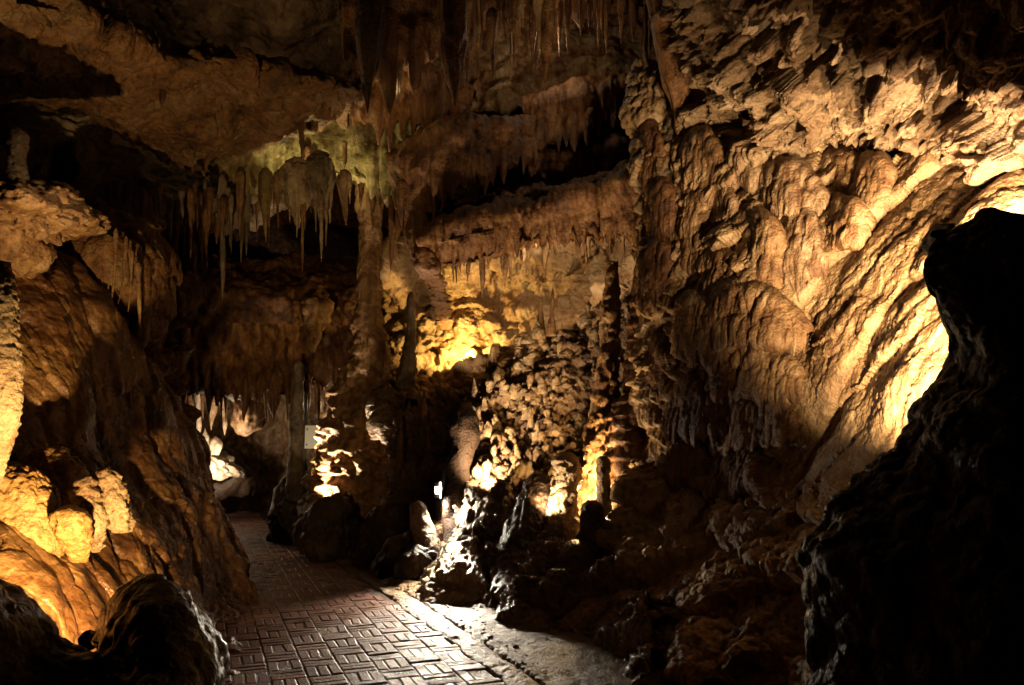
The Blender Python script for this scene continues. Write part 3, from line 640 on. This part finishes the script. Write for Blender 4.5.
# ------- row of stalactites left
row = 'hanging row above the far passage'
for (x, y, y2, d_, r, mt, lb) in (
   (222, 175, 300, 10, 6, GREY, 'long grey stalactite, lowest-reaching at the left of the hanging row'),
   (207, 190, 255, 9.9, 6, BROWN, 'dull stalactite just left of the long grey one'),
   (240, 170, 238, 10.2, 5, TAN, 'thin stalactite just right of the long grey one'),
   (266, 168, 242, 10.4, 8, OLIVE, 'yellow-green tapering stalactite in the hanging row'),
   (278, 170, 228, 10.4, 5, TAN, 'narrow tan stalactite between the yellow-green and white ones'),
   (247, 160, 256, 10.5, 6, GREY, 'grey stalactite left of the yellow-green one'),
   (345, 170, 225, 10.4, 9, TAN, 'tan stalactite just right of the white pair'),
   (176, 200, 262, 9.6, 4, BROWN, 'thin brown drip under the left wall recess'),
   (190, 188, 258, 9.7, 5, TAN, 'pale-edged drip near the dark hollow at left'),
   (301, 100, 154, 9.4, 7, BROWN, 'dark spike against the yellow-green band'),
   (162, 72, 108, 7.75, 6, BROWN, 'small dark fang on the orange roof slab'),
   (402, 180, 230, 10.6, 7, BROWN, 'brown stalactite right of the tall column top'),
   (391, 190, 272, 11, 5, BROWN, 'long thin brown stalactite right of the tall column'),
   (438, 195, 222, 10.9, 5, WHITE, 'small bright tooth under the curved curtain ledge')):
    drip('stalactite', x, y, y2, d_, r, mt, lb, row)
PAIR = 'pale slim stalactites fused under one head'
for hx, hy, hr, lb in ((297, 166, 13, 'pale ribbed root of the left cluster of slim stalactites'), (320, 160, 13, 'grey ribbed root of the right cluster of slim stalactites')):
    L_('stalactite', [(hx, hy - 8, 10.1, 4), (hx, hy + 2, 10.1, hr - 2), (hx, hy + 14, 10.1, hr), (hx, hy + 30, 10.1, hr - 3), (hx + 1, hy + 48, 10.1, hr - 7), (hx + 1, hy + 62, 10.1, 1)], WHITE if hx < 300 else GREY,
       lambda P, S: .16 * flutes(P, .045, 151, 26) + .03 * fbm(P * 6, 2, 3), lb, 'stalactite', row)
for (x, y, y2, r) in ((302, 186, 271, 3.6), (297, 186, 238, 3), (290, 178, 222, 2.6), (286, 172, 206, 2.4), (305, 180, 230, 2.6), (294, 182, 214, 2.6), (309, 176, 204, 2), (321, 186, 262, 4), (326, 180, 246, 3), (316, 182, 232, 3), (331, 172, 222, 2.6), (311, 172, 212, 2), (323, 182, 225, 2.6), (328, 172, 208, 2.4)):
    drip('stalactite', x, y - 12, y2, 10.02, r, WHITE if random.random() < .7 else TAN, 'slim pale stalactite in the paired pale clusters', PAIR, amp=.6)
n = 0
for i in range(46):
    x = 165 + random.random() * 255; y = 190 - 60 * smooth(200, 300, x) * 1. + random.random() * 40
    drip('stalactite', x, y, y + 24 + random.random() * 46, 10.7 + random.random() * 1.2, 2.2 + random.random() * 3, random.choice([TAN, OLIVE, BROWN, TAN, RUST]), 'small dull stalactite crowded below the yellow-green band', 'small stalactites below the yellow-green band')
for i in range(26):
    x = 150 + random.random() * 205; y = 368 + random.random() * 16
    drip('stalactite', x, y, y + 16 + random.random() * 34, 13.6 + random.random() * 1.5, 2 + random.random() * 3, random.choice([TAN, RUST, RUST]), 'small dripstone fringing the low roof of the far passage', 'small dripstones on the low far roof')
for i in range(34):
    x = 432 + random.random() * 215; y = 250 - (x - 430) * .15 + random.random() * 12
    drip('stalactite', x, y, y + 14 + random.random() ** 2 * 34, 11.0 + random.random() * .8, 1.8 + random.random() * 3, random.choice([TAN, CREAM, TAN]), 'small tan stalactite in front of the lit roof of the glowing alcove', 'small stalactites over the glowing alcove')
for i in range(26):
    x = 480 + random.random() * 180
    drip('stalactite', x, -40, 6 + random.random() * 30 , 10.6 + random.random() * 1., 2.5 + random.random() * 3.5, random.choice([BROWN, RUST, BROWN]), 'small brown stalactite cut by the top edge before the mottled wall', 'small stalactites at the top edge')

for i in range(44):
    x = 350 + random.random() * 310; y = -40
    yy_ = 20 + 90 * (random.random() ** 1.5) * (1 - .5 * smooth(470, 560, x))
    drip('stalactite', x, max(y, yy_ - 70), yy_, 9.6 + random.random() * 1.4, 2.5 + random.random() * 5, random.choice([BROWN, RUST, BROWN, TAN]), 'brown stalactite in the dense roof fringe around the great ones', 'roof fringe of brown stalactites')
for i in range(34):
    x = 105 + random.random() * 130; y = 178 + random.random() * 20
    drip('stalactite', x, y, y + 20 + random.random() * 42, 9.2 + random.random() * .9, 2.2 + random.random() * 3.4, random.choice([BROWN, RUST, GREY, TAN]), 'dim stalactite under the grey recess left of the hanging row', 'dim stalactites under the grey recess')

# ------- tall column
def colm(P, S):
    z = P[..., 2]; lo = smooth(4.6, 3.6, z)
    return .09 * flutes(P, .10, 161, 12) * (1 - lo * .5) + .14 * knobs(P, .20, 166) * smooth(7, 5., z) + .06 * lobes(P, .3, 167, .6) + lo * (.26 * lobes(P, .36, 162, .8) + .12 * lobes(P, .17, 163, .7) + .03 * flutes(P, .05, 165, 8)) + .03 * knobs(P, .07, 164)
L_('cave_column', [(368, 120, 11.6, 14), (369, 180, 11.6, 15), (370, 230, 11.6, 13), (369, 280, 11.6, 11), (368, 320, 11.6, 12), (369, 350, 11.6, 17), (368, 385, 11.9, 24), (366, 420, 12.1, 32), (364, 455, 12.3, 40), (362, 490, 12.5, 46), (358, 560, 12.5, 52)], TAN, colm,
   'tall tan column from roof to floor, lobed and lit at its foot', 'column')
L_('stalactite', [(404, 170, 10.9, 14), (412, 205, 10.8, 14), (420, 240, 10.7, 12), (430, 270, 10.6, 11), (436, 285, 10.9, 8), (440, 300, 11.4, 8), (444, 316, 12.0, 7), (446, 330, 12.6, 5)], BROWN,
   lambda P, S: .05 * knobs(P, .13, 6) + .12 * flutes(P, .08, 171, 16) + .04 * fbm(P * 3, 3, 4), 'slanting rusty drapery trunk reaching down to the glowing alcove', 'drapery')
L_('stalagmite', [(411, 292, 11.6, 1), (411, 298, 11.6, 4), (411, 330, 11.6, 5), (409, 350, 11.5, 6), (407, 372, 11.5, 8), (405, 400, 11.5, 12)], GREY, pop(.08, .04, 14), 'slender pale-topped stalagmite between the tall column and the alcove', 'stalagmite')
L_('stalagmite', [(298, 360, 13, 1.5), (298, 366, 13, 5), (298, 385, 13, 6), (297, 410, 13, 7), (297, 470, 13, 9), (296, 520, 13, 12)], GREY, pop(.1, .03, 16), 'dim grey upright stalagmite just left of the white sign', 'stalagmite')
L_('stalagmite', [(338, 402, 12.7, 6), (338, 420, 12.7, 10), (334, 450, 12.7, 12), (330, 500, 12.7, 16)], TAN, pop(.14, .06, 17), 'lobed stub leaning against the foot of the tall column', 'stalagmite')

# ================================================================== GLOWING ALCOVE AND CENTRE MOUND
def alc(P, S):
    return .30 * lobes(P, .55, 186) + .10 * flutes(P, .12, 187, 6) + .35 * fbm(P * 1.0, 3, 181) + .13 * knobs(P, .24, 182) + .07 * knobs(P, .11, 183) + .035 * knobs(P, .055, 184) + .08 * fbm(P * 4, 3, 185)
g = patch('alcove_wall', [
 [(395, 225, 11.2), (430, 225, 11.3), (480, 225, 11.3), (540, 215, 11.1), (600, 200, 10.8), (665, 190, 10.4)],
 [(390, 262, 12.0), (430, 258, 12.1), (480, 258, 12.1), (540, 250, 11.8), (600, 240, 11.5), (660, 228, 11)],
 [(388, 300, 13), (430, 290, 12.8), (480, 290, 12.8), (540, 280, 12.8), (600, 262, 12.2), (655, 242, 11.4)],
 [(386, 335, 13.2), (430, 320, 12.9), (475, 320, 12.8), (540, 315, 12.6), (600, 285, 12), (655, 262, 11.2)],
 [(386, 380, 12.4), (430, 372, 12.5), (470, 362, 12.4), (540, 345, 11.9), (600, 308, 11.3), (655, 285, 10.6)],
 [(386, 402, 11.2), (430, 408, 11.0), (480, 384, 11), (540, 356, 10.8), (600, 316, 10.4), (655, 292, 9.9)]],
 rock('cream_alcove_rock', (.30, .18, .08), (.52, .36, .20), (.62, .50, .34), scale=3), alc, skirt='l', depth=1); tag(g, kind='structure')

def mound(P, S):
    x, y = S[..., 0], S[..., 1]
    face = smooth(465, 480, x) * (1 - smooth(550, 575, x)) * smooth(372, 385, y) * (1 - smooth(480, 500, y))
    glos = smooth(455, 475, x) * (1 - smooth(555, 580, x)) * smooth(475, 500, y)
    return .38 * fbm(P * 1.0, 4, 191) + .24 * lobes(P, .5, 192) * (1 - .6 * face) + .15 * knobs(P, .17, 193) + .08 * knobs(P, .09, 194) * (1 + face) + .05 * knobs(P, .045, 195) + .10 * ridged(P * 1.7, 3, 196) + .08 * flutes(P, .10, 197, 4) * glos
MOUND = g = patch('popcorn_mound', [
 [(380, 398, 11.5), (430, 404, 11.2), (480, 380, 11.0), (540, 352, 10.8), (600, 312, 10.4), (655, 288, 9.9)],
 [(385, 420, 11.0), (430, 420, 10.8), (480, 402, 10.6), (540, 380, 10.4), (600, 368, 10.2), (655, 355, 9.6)],
 [(390, 455, 10.9), (430, 452, 10.8), (480, 440, 10.3), (540, 430, 10.2), (600, 425, 10.0), (655, 420, 9.3)],
 [(390, 500, 10.6), (430, 490, 10.5), (480, 480, 9.9), (530, 480, 9.5), (600, 475, 9.6), (655, 480, 9.0)],
 [(385, 540, 10.3), (430, 530, 10.1), (480, 530, 9.2), (540, 530, 8.5), (600, 540, 8.3), (660, 550, 7.8)],
 [(380, 580, 9.8), (430, 580, 9.3), (475, 600, 8.2), (530, 622, 7.4), (590, 645, 6.7), (655, 690, 5.4)]],
 rock('mound_crust', (.08, .045, .025), (.26, .16, .09), (.44, .33, .22), rough=.35, spec=.6, scale=3, bump=.8), mound, skirt='lb', depth=1., step=1.6)
tag(g, 'big knobbly popcorn-crusted mound below the glowing alcove', 'rock mound')

# niche rim pieces around the popcorn face
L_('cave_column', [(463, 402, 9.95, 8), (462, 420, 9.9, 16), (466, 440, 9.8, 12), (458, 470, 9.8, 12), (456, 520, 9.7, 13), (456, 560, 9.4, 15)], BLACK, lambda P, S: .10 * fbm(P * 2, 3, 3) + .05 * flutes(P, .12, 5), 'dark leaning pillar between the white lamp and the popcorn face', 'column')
L_('cave_column', [(612, 262, 9.9, 5), (611, 300, 9.8, 8), (609, 350, 9.6, 9), (606, 400, 9.4, 12), (604, 440, 9.3, 17), (603, 480, 9.2, 20), (600, 540, 9, 26)], TAN, lambda P, S: .10 * knobs(P, .13, 201) + .05 * knobs(P, .07, 202) + .10 * flutes(P, .13, 203, 6) - .03, 'slender knobbly pillar, gold-lit at its foot, right of the dark hollow', 'column', 'knobbly pillars before the right wall')
L_('cave_column', [(648, 230, 9.1, 6), (644, 262, 9.1, 8), (642, 300, 9.1, 10), (642, 350, 9.05, 13), (640, 390, 9, 14), (632, 420, 8.95, 22), (634, 460, 8.9, 26), (634, 520, 8.8, 28), (634, 600, 8.2, 30)], BROWN, lambda P, S: .12 * knobs(P, .18, 205) + .05 * terr(P, .14, 206) + .08 * flutes(P, .13, 207, 10), 'stacked knobbly dark pillar at the corner of the right wall', 'column', 'knobbly pillars before the right wall')
L_('stalagmite', [(566, 452, 8.75, 5), (566, 460, 8.75, 12), (567, 480, 8.7, 13), (564, 500, 8.6, 12), (561, 525, 8.5, 16), (560, 560, 8.4, 24)], CREAM, lambda P, S: .05 * lobes(P, .13, 211, .6) + .045 * knobs(P, .08, 212) + .05 * flutes(P, .08, 213) + .06 * fbm(P * 4, 2, 5), 'stocky banded cream stalagmite, brightest of the centre cluster', 'stalagmite', 'centre stalagmites')
L_('stalagmite', [(603, 456, 8.5, 4), (603, 462, 8.5, 7), (603, 480, 8.45, 7), (603, 505, 8.4, 7), (604, 540, 8.3, 10)], CREAM, pop(.06, .02, 23), 'thin stalagmite with a bright bent cap right of the banded one', 'stalagmite', 'centre stalagmites')
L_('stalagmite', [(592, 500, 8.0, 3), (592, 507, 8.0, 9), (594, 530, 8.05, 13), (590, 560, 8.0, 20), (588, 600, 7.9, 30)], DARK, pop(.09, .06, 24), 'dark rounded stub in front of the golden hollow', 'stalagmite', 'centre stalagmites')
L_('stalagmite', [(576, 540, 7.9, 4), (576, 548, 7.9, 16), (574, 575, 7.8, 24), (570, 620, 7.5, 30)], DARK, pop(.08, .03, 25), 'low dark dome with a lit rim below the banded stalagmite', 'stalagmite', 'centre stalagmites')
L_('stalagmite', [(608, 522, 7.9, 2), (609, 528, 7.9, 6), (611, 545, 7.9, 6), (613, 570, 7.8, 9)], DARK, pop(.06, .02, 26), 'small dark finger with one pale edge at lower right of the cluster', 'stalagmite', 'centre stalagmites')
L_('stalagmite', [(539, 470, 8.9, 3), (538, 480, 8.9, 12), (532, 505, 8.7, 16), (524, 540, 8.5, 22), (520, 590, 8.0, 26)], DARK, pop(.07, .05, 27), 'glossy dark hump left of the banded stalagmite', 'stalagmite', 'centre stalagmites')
# popcorn teeth on the lit face and ledges
for i in range(90):
    x = 474 + random.random() * 84; y = 384 + random.random() * 96; dd = on(MOUND, x, y, 10.2) + .03
    h = 7 + random.random() * 10
    drip('stalagmite', x, y + 3, y - h, dd, 3 + random.random() * 2.5, CREAM, 'stubby cream popcorn tooth on the lit face of the mound', 'popcorn teeth on the lit face', up=True, amp=.7)
for i in range(50):
    t = random.random(); x = 488 + 162 * t; y = 362 - 62 * t + random.uniform(-8, 26); h = 7 + random.random() * 11
    drip('stalagmite', x, y + 3, y - h, on(MOUND, x, y, 10.9 - t * .9) + .03, 3 + random.random() * 3, CREAM, 'small upright knob along the bright rim of the alcove floor', 'knobs on the alcove rim', up=True, amp=.7)
for i, (x, y, h, r) in enumerate(((541, 345, 60, 5), (552, 330, 44, 5), (424, 420, 30, 7), (400, 470, 60, 7), (428, 460, 50, 6), (410, 440, 40, 9), (444, 455, 30, 8))):
    drip('stalagmite', x, y + 6, y - h, on(MOUND, x, y, 10.5) + .02, r, (TAN, TAN, BROWN, BROWN, TAN, GREY, BROWN)[i], ('taller dark-lit knob standing on the alcove rim', 'second tall knob on the alcove rim beside the taller', 'small brown stub under the alcove floor', 'crooked brown finger right of the tall column foot', 'thin wet finger above the white lamp', 'grey stub left of the thin wet finger', 'brown nub right of the thin wet finger')[i], 'stubs around the mound', up=True)

# ------- dark rocks by the path, lamp formation
def rk(s=1.): return lambda P, S: .22 * s * fbm(P * 1.5, 4, 221) + .05 * knobs(P, .12, 222) + .02 * knobs(P, .06, 223)
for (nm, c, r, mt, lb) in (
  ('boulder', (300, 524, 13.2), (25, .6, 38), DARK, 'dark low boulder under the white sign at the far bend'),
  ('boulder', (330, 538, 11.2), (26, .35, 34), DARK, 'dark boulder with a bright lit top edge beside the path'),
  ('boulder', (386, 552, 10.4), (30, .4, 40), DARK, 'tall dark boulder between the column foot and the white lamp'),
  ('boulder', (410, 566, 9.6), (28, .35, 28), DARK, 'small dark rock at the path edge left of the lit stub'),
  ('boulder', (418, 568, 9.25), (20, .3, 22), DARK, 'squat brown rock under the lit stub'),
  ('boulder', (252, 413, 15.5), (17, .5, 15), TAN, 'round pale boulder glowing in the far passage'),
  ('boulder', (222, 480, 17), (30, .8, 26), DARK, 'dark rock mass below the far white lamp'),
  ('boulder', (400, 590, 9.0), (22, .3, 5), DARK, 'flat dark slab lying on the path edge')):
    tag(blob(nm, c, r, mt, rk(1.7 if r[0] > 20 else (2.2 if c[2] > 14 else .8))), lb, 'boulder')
L_('stalagmite', [(418, 501, 9.55, 2), (418, 506, 9.55, 7), (422, 525, 9.5, 11), (428, 548, 9.4, 15), (432, 572, 9.3, 20), (434, 592, 9.1, 22)], CREAM, pop(.08, .03, 31), 'leaning stub in front of the white lamp, glaring on its right side', 'stalagmite')
L_('stalagmite', [(449, 478, 10.1, 2), (449, 483, 10.1, 10), (450, 504, 10.1, 12), (450, 526, 10, 13), (448, 548, 9.9, 15), (446, 575, 9.6, 18)], CREAM, lambda P, S: .07 * flutes(P, .08, 233, 8) + .03 * knobs(P, .05, 234), 'fluted stalagmite directly beside the white lamp', 'stalagmite')
g = patch('rock_cascade', [
 [(446, 535, 9.7), (462, 515, 9.6), (478, 498, 9.5), (494, 488, 9.4)],
 [(432, 560, 9.1), (452, 545, 9.0), (468, 530, 9.0), (484, 518, 9.0)],
 [(414, 578, 8.75), (438, 575, 8.6), (458, 562, 8.6), (474, 548, 8.65)],
 [(390, 592, 8.7), (425, 604, 8.2), (462, 604, 8.1), (486, 590, 8.1)]], CREAM, lambda P, S: .14 * fbm(P * 2, 4, 241) + .08 * knobs(P, .15, 242) + .03 * knobs(P, .06, 243), skirt='tlr', depth=.5)
tag(g, 'glaring white rubble cascade spilling from the lamp to the path edge', 'rock cascade')
# low stone ridge along the dirt strip
g = patch('rock_ridge', [
 [(430, 583, 9.0), (480, 602, 8.2), (540, 620, 7.6), (600, 644, 6.8), (660, 674, 6.0), (740, 730, 4.9)],
 [(430, 586, 8.9), (480, 606, 8.1), (540, 626, 7.45), (600, 652, 6.6), (660, 684, 5.8), (740, 745, 4.75)],
 [(428, 594, 8.7), (478, 616, 7.8), (536, 638, 7.0), (592, 664, 6.2), (650, 700, 5.4), (735, 770, 4.5)]], BROWN, lambda P, S: .10 * fbm(P * 2, 4, 251) + .04 * knobs(P, .10, 252), skirt='t', depth=.5)
tag(g, 'low broken stone ridge bordering the dirt strip right of the path', 'rock ridge')

# loose stones on the dirt strip
sv = []; sf = []
import bmesh
bmi = bmesh.new(); bmesh.ops.create_icosphere(bmi, subdivisions=2, radius=1); iv = np.array([v.co[:] for v in bmi.verts]); ifc = [[v.index for v in f.verts] for f in bmi.faces]; bmi.free()
for i in range(300):
    y = random.uniform(4.8, 12); rt = path_right(y); x = rt + .3 + abs(random.gauss(0, .35))
    if random.random() < .12: x = rt + random.uniform(-.15, .3)
    r_ = random.uniform(.005, .014) * (2.2 if random.random() < .08 else 1)
    q = iv * np.array([1, random.uniform(.6, 1), random.uniform(.4, .7)]) * r_; q = q * (1 + .35 * perlin(iv * 1.3 + i * 3.1))[:, None]
    b0 = len(sv); sv += [tuple(p_ + np.array([x, y, .005 if x > rt + .28 else .036])) for p_ in q]; sf += [[k + b0 for k in f] for f in ifc]
me = bpy.data.meshes.new('gravel'); me.from_pydata(sv, [], sf); me.materials.append(GREY); o = bpy.data.objects.new('gravel', me); COL.objects.link(o)
tag(o, 'loose grit and pebbles on the dirt strip beside the kerb', 'gravel', kind='stuff')

g = patch('far_cave_wall', [
 [(120, 330, 15.5), (180, 340, 16.5), (240, 345, 17.5), (300, 345, 18), (370, 345, 17)],
 [(120, 400, 15.5), (180, 410, 17), (240, 410, 18), (300, 410, 18.5), (370, 410, 17)],
 [(120, 460, 15), (180, 465, 17), (240, 470, 18.2), (300, 470, 19), (370, 470, 17)],
 [(120, 530, 15), (180, 520, 16.5), (240, 515, 18), (300, 515, 19), (370, 520, 17)]], TAN,
 lambda P, S: .5 * fbm(P * .7, 4, 401) + .25 * flutes(P, .28, 402, 9) + .12 * lobes(P, .5, 403) + .06 * knobs(P, .13, 404), step=1.5); tag(g, kind='structure')
# ------- far passage formations
far = 'lit formations in the far passage'
for (x, y, y2, r, up, mt, lb) in (
  (155, 356, 400, 5, 0, TAN, 'leftmost lit drip in the far passage'), (168, 375, 424, 4, 0, GREY, 'thin grey drip second in the far passage'),
  (180, 375, 428, 6, 0, GOLD, 'golden drip over the far white lamp, left one'), (198, 372, 440, 6, 0, WHITE, 'tall white-edged drip over the far white lamp'),
  (190, 378, 415, 7, 0, BROWN, 'brown drip between the golden and white-edged ones'), (212, 380, 430, 7, 0, TAN, 'tan drip right of the white-edged one'),
  (224, 385, 435, 6, 0, CREAM, 'cream drip with a bright swollen tip in the far passage'), (206, 458, 428, 7, 1, WHITE, 'white stub standing in the glare of the far lamp'),
  (215, 455, 436, 6, 1, WHITE, 'second white stub in the glare of the far lamp'), (330, 418, 392, 4, 1, CREAM, 'small lit stub in the gap right of the sign'), (322, 416, 398, 3, 1, CREAM, 'tiny lit stub nearest the sign')):
    drip('stalagmite' if up else 'stalactite', x, y, y2, 15.5 if x < 300 else 14.5, r, mt, lb, far, up=bool(up), amp=.5)
tag(blob('rubble_heap', (212, 463, 16), (27, .6, 9), WHITE, lambda P, S: .35 * fbm(P * 1.9, 4, 3) + .25 * knobs(P, .26, 261) + .12 * knobs(P, .12, 262), rot=-.45), 'glaring white rock heap beside the far passage lamp', 'rock heap')
tag(blob('rock_shelf', (336, 420, 14.6), (26, .6, 8), CREAM, pop(.15, .06, 61)), 'thin lit shelf in the gap between sign and tall column', 'rock shelf')

# ================================================================== RIGHT FOREGROUND ROCK
def fr(P, S): return .10 * fbm(P * 1.6, 4, 271) + .06 * knobs(P, .13, 272) * smooth(330, 420, S[..., 1]) + .02 * knobs(P, .06, 273) + .02 * fbm(P * 8, 2, 274)
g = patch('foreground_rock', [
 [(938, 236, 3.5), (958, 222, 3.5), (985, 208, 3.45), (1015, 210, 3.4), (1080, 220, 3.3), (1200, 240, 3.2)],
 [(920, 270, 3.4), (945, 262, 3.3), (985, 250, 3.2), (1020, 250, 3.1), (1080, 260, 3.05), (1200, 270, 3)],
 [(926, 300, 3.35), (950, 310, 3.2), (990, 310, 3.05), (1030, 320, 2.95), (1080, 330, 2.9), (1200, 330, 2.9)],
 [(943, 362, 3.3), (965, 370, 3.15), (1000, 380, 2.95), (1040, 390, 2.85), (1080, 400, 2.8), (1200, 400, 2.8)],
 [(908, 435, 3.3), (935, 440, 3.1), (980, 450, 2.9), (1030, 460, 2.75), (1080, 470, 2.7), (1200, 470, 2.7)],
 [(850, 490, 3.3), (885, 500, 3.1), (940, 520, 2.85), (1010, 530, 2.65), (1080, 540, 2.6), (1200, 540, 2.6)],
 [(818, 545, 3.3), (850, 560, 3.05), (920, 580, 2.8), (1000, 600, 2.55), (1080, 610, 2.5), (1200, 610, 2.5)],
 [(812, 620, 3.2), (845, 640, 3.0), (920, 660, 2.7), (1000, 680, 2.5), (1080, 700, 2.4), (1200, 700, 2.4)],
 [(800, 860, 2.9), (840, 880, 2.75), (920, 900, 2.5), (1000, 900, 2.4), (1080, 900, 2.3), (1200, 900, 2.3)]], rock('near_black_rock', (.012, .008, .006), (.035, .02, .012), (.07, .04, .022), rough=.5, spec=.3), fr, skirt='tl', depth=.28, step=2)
tag(g, 'huge near-black rock silhouette in the right foreground', 'boulder')

# ================================================================== SIGN
def box(name, c, s, mat, parent=None, bev=.004):
    import bmesh
    b = bmesh.new(); bmesh.ops.create_cube(b, size=1)
    for v in b.verts: v.co = (v.co.x * s[0], v.co.y * s[1], v.co.z * s[2])
    bmesh.ops.bevel(b, geom=list(b.edges), offset=bev, segments=2, affect='EDGES')
    me = bpy.data.meshes.new(name); b.to_mesh(me); b.free(); me.materials.append(mat)
    o = bpy.data.objects.new(name, me); COL.objects.link(o); o.location = c
    if parent: o.parent = parent
    return o
p = W(311, 437, 12.6); sg = bpy.data.objects.new('notice_sign', None); COL.objects.link(sg); sg.location = (p[0], p[1], 0)
tag(sg, 'small white upright notice panel on a dark post at the bend', 'sign')
plain('sign_white', (.62, .62, .60), .5); plain('post_dark', (.03, .025, .02), .5, .5); plain('stud', (.05, .05, .05), .4)
box('panel', (0, 0, p[2]), (.19, .02, .36), MATS['sign_white'], sg); box('post', (-.10, .03, (p[2] + .7) / 2), (.045, .04, p[2] + .7), MATS['post_dark'], sg)
box('stud', (-.06, -.014, p[2] + .12), (.02, .012, .025), MATS['stud'], sg, .002); box('stud', (-.06, -.014, p[2] - .12), (.02, .012, .025), MATS['stud'], sg, .002)

# ================================================================== LAMPS AND ADDED LIGHTS
def lamp(px, py, dd, w, col=(1, .62, .28), r=.035, spot=None, to=None, blend=.5):
    l = bpy.data.lights.new('lamp_or_fill', 'SPOT' if spot else 'POINT'); l.energy = w * 1.42; l.color = col; l.shadow_soft_size = r
    o = bpy.data.objects.new('lamp_or_fill', l); COL.objects.link(o); o.location = W(px, py, dd)
    if spot:
        l.spot_size = R(spot); l.spot_blend = blend
        from mathutils import Vector
        v = Vector(W(*to)) - Vector(o.location); o.rotation_euler = v.to_track_quat('-Z', 'Y').to_euler()
    return o
WARM = (1, .60, .24); GOLDL = (1, .66, .26); WHT = (1, .86, .66); PALE = (1, .74, .44)
lamp(72, 658, 3.7, 800, GOLDL, spot=104, to=(5, 505, 4.9))            # golden slope
RL = (1, .73, .40)
lamp(918, 455, 4.3, 1550, RL, r=.04, spot=66, to=(895, 330, 5.6), blend=1); lamp(935, 450, 4.3, 12, RL, r=.04, spot=100, to=(745, 300, 7.5))   # flood behind the foreground rock, then an added weak wide fill
lamp(972, 325, 4.25, 1150, RL, r=.04, spot=66, to=(905, 255, 5.6), blend=1)
lamp(975, 300, 4.3, 210, RL, r=.04, spot=52, to=(775, 85, 7.4), blend=.9)  # added light, brightens the left part of the knobbly ceiling
lamp(1030, 224, 4.7, 620, PALE, spot=84, to=(925, 160, 6.2))
lamp(441, 489, 9.68, 620, WHT, r=.05, spot=44, to=(425, 645, 6.4), blend=.6)   # white lamp
lamp(437, 502, 9.6, 150, WHT, spot=150, to=(480, 560, 9.2)); lamp(450, 480, 9.72, 240, WHT, spot=150, to=(470, 560, 9.6)); lamp(302, 452, 12.0, 260, PALE, spot=70, to=(372, 372, 11.7))  # all added: two widen the white lamp's glare, one lifts the tall column
lamp(454, 540, 8.8, 330, WHT, spot=110, to=(440, 600, 8.4))
lamp(582, 492, 8.75, 90, GOLDL); lamp(545, 508, 8.4, 90, PALE, spot=140, to=(566, 480, 8.8))
lamp(462, 352, 12.2, 200, (1, .66, .2), spot=170, to=(462, 330, 13)); lamp(436, 372, 11.7, 30, PALE, spot=130, to=(500, 270, 12))
lamp(222, 466, 15.2, 14, WHT); lamp(222, 478, 14.9, 240, WHT, spot=130, to=(205, 430, 16)); lamp(236, 425, 14.9, 12, PALE); lamp(176, 430, 14.8, 25, PALE)
lamp(318, 508, 11.65, 800, PALE, spot=95, to=(368, 410, 12))
lamp(486, 484, 9.2, 520, PALE, spot=120, to=(515, 410, 10.4))
lamp(592, 480, 8.8, 190, GOLDL, spot=110, to=(604, 410, 9.4))
lamp(72, 200, 5.05, 7, RL, spot=110, to=(36, 208, 5.6))
lamp(312, 190, 10.5, 62, (.95, .85, .38), spot=160, to=(330, 130, 10.8))
lamp(300, 472, 11.5, 36, PALE, spot=40, to=(311, 437, 12.6))  # added light to brighten the sign panel
lamp(335, 405, 14, 12, PALE)
lamp(547, 42, 10.7, 22, PALE, r=.1); lamp(250, 52, 9.3, 14, WARM, r=.1); lamp(402, 88, 10.0, 5, GOLDL, r=.1)  # last two added: dim lift for the high ceiling, glow behind great stalactites
lamp(545, 262, 10.2, 130, PALE, spot=120, to=(580, 255, 11.2))
lamp(10, 290, 7.2, 30, WARM, spot=100, to=(110, 80, 7.5))  # added unseen light for the orange roof slab

plain('lamp_housing', (.05, .05, .05), .4, .6); plain('lamp_lens', (.9, .85, .7), .2, 0, (1, .86, .66), 30)
from mathutils import Vector
p = W(441, 490, 9.80); fl = bpy.data.objects.new('floodlight', None); COL.objects.link(fl); fl.location = tuple(p)
tag(fl, 'small white-glaring floodlight among the rocks beside the path', 'floodlight')
hb = box('housing', (0, .05, 0), (.16, .08, .22), MATS['lamp_housing'], fl, .012); ln = box('lens', (0, .005, 0), (.14, .12, .20), MATS['lamp_lens'], fl, .055)
br = box('bracket', (0, .05, -.17), (.03, .03, .16), MATS['lamp_housing'], fl, .004)
fl.rotation_euler = (R(-25), 0, R(12))
# ------- world: sealed cave, only the faintest ambient
w = bpy.data.worlds.new('World'); C.world = w; w.use_nodes = True
w.node_tree.nodes['Background'].inputs[0].default_value = (1, .6, .3, 1); w.node_tree.nodes['Background'].inputs[1].default_value = .002
C.view_settings.view_transform = 'Standard'; C.view_settings.look = 'None'; C.view_settings.exposure = -.85; C.view_settings.gamma = 1
C.cycles.use_denoising = True; C.cycles.max_bounces = 4; C.cycles.diffuse_bounces = 1; C.cycles.glossy_bounces = 2; C.cycles.sample_clamp_indirect = 3
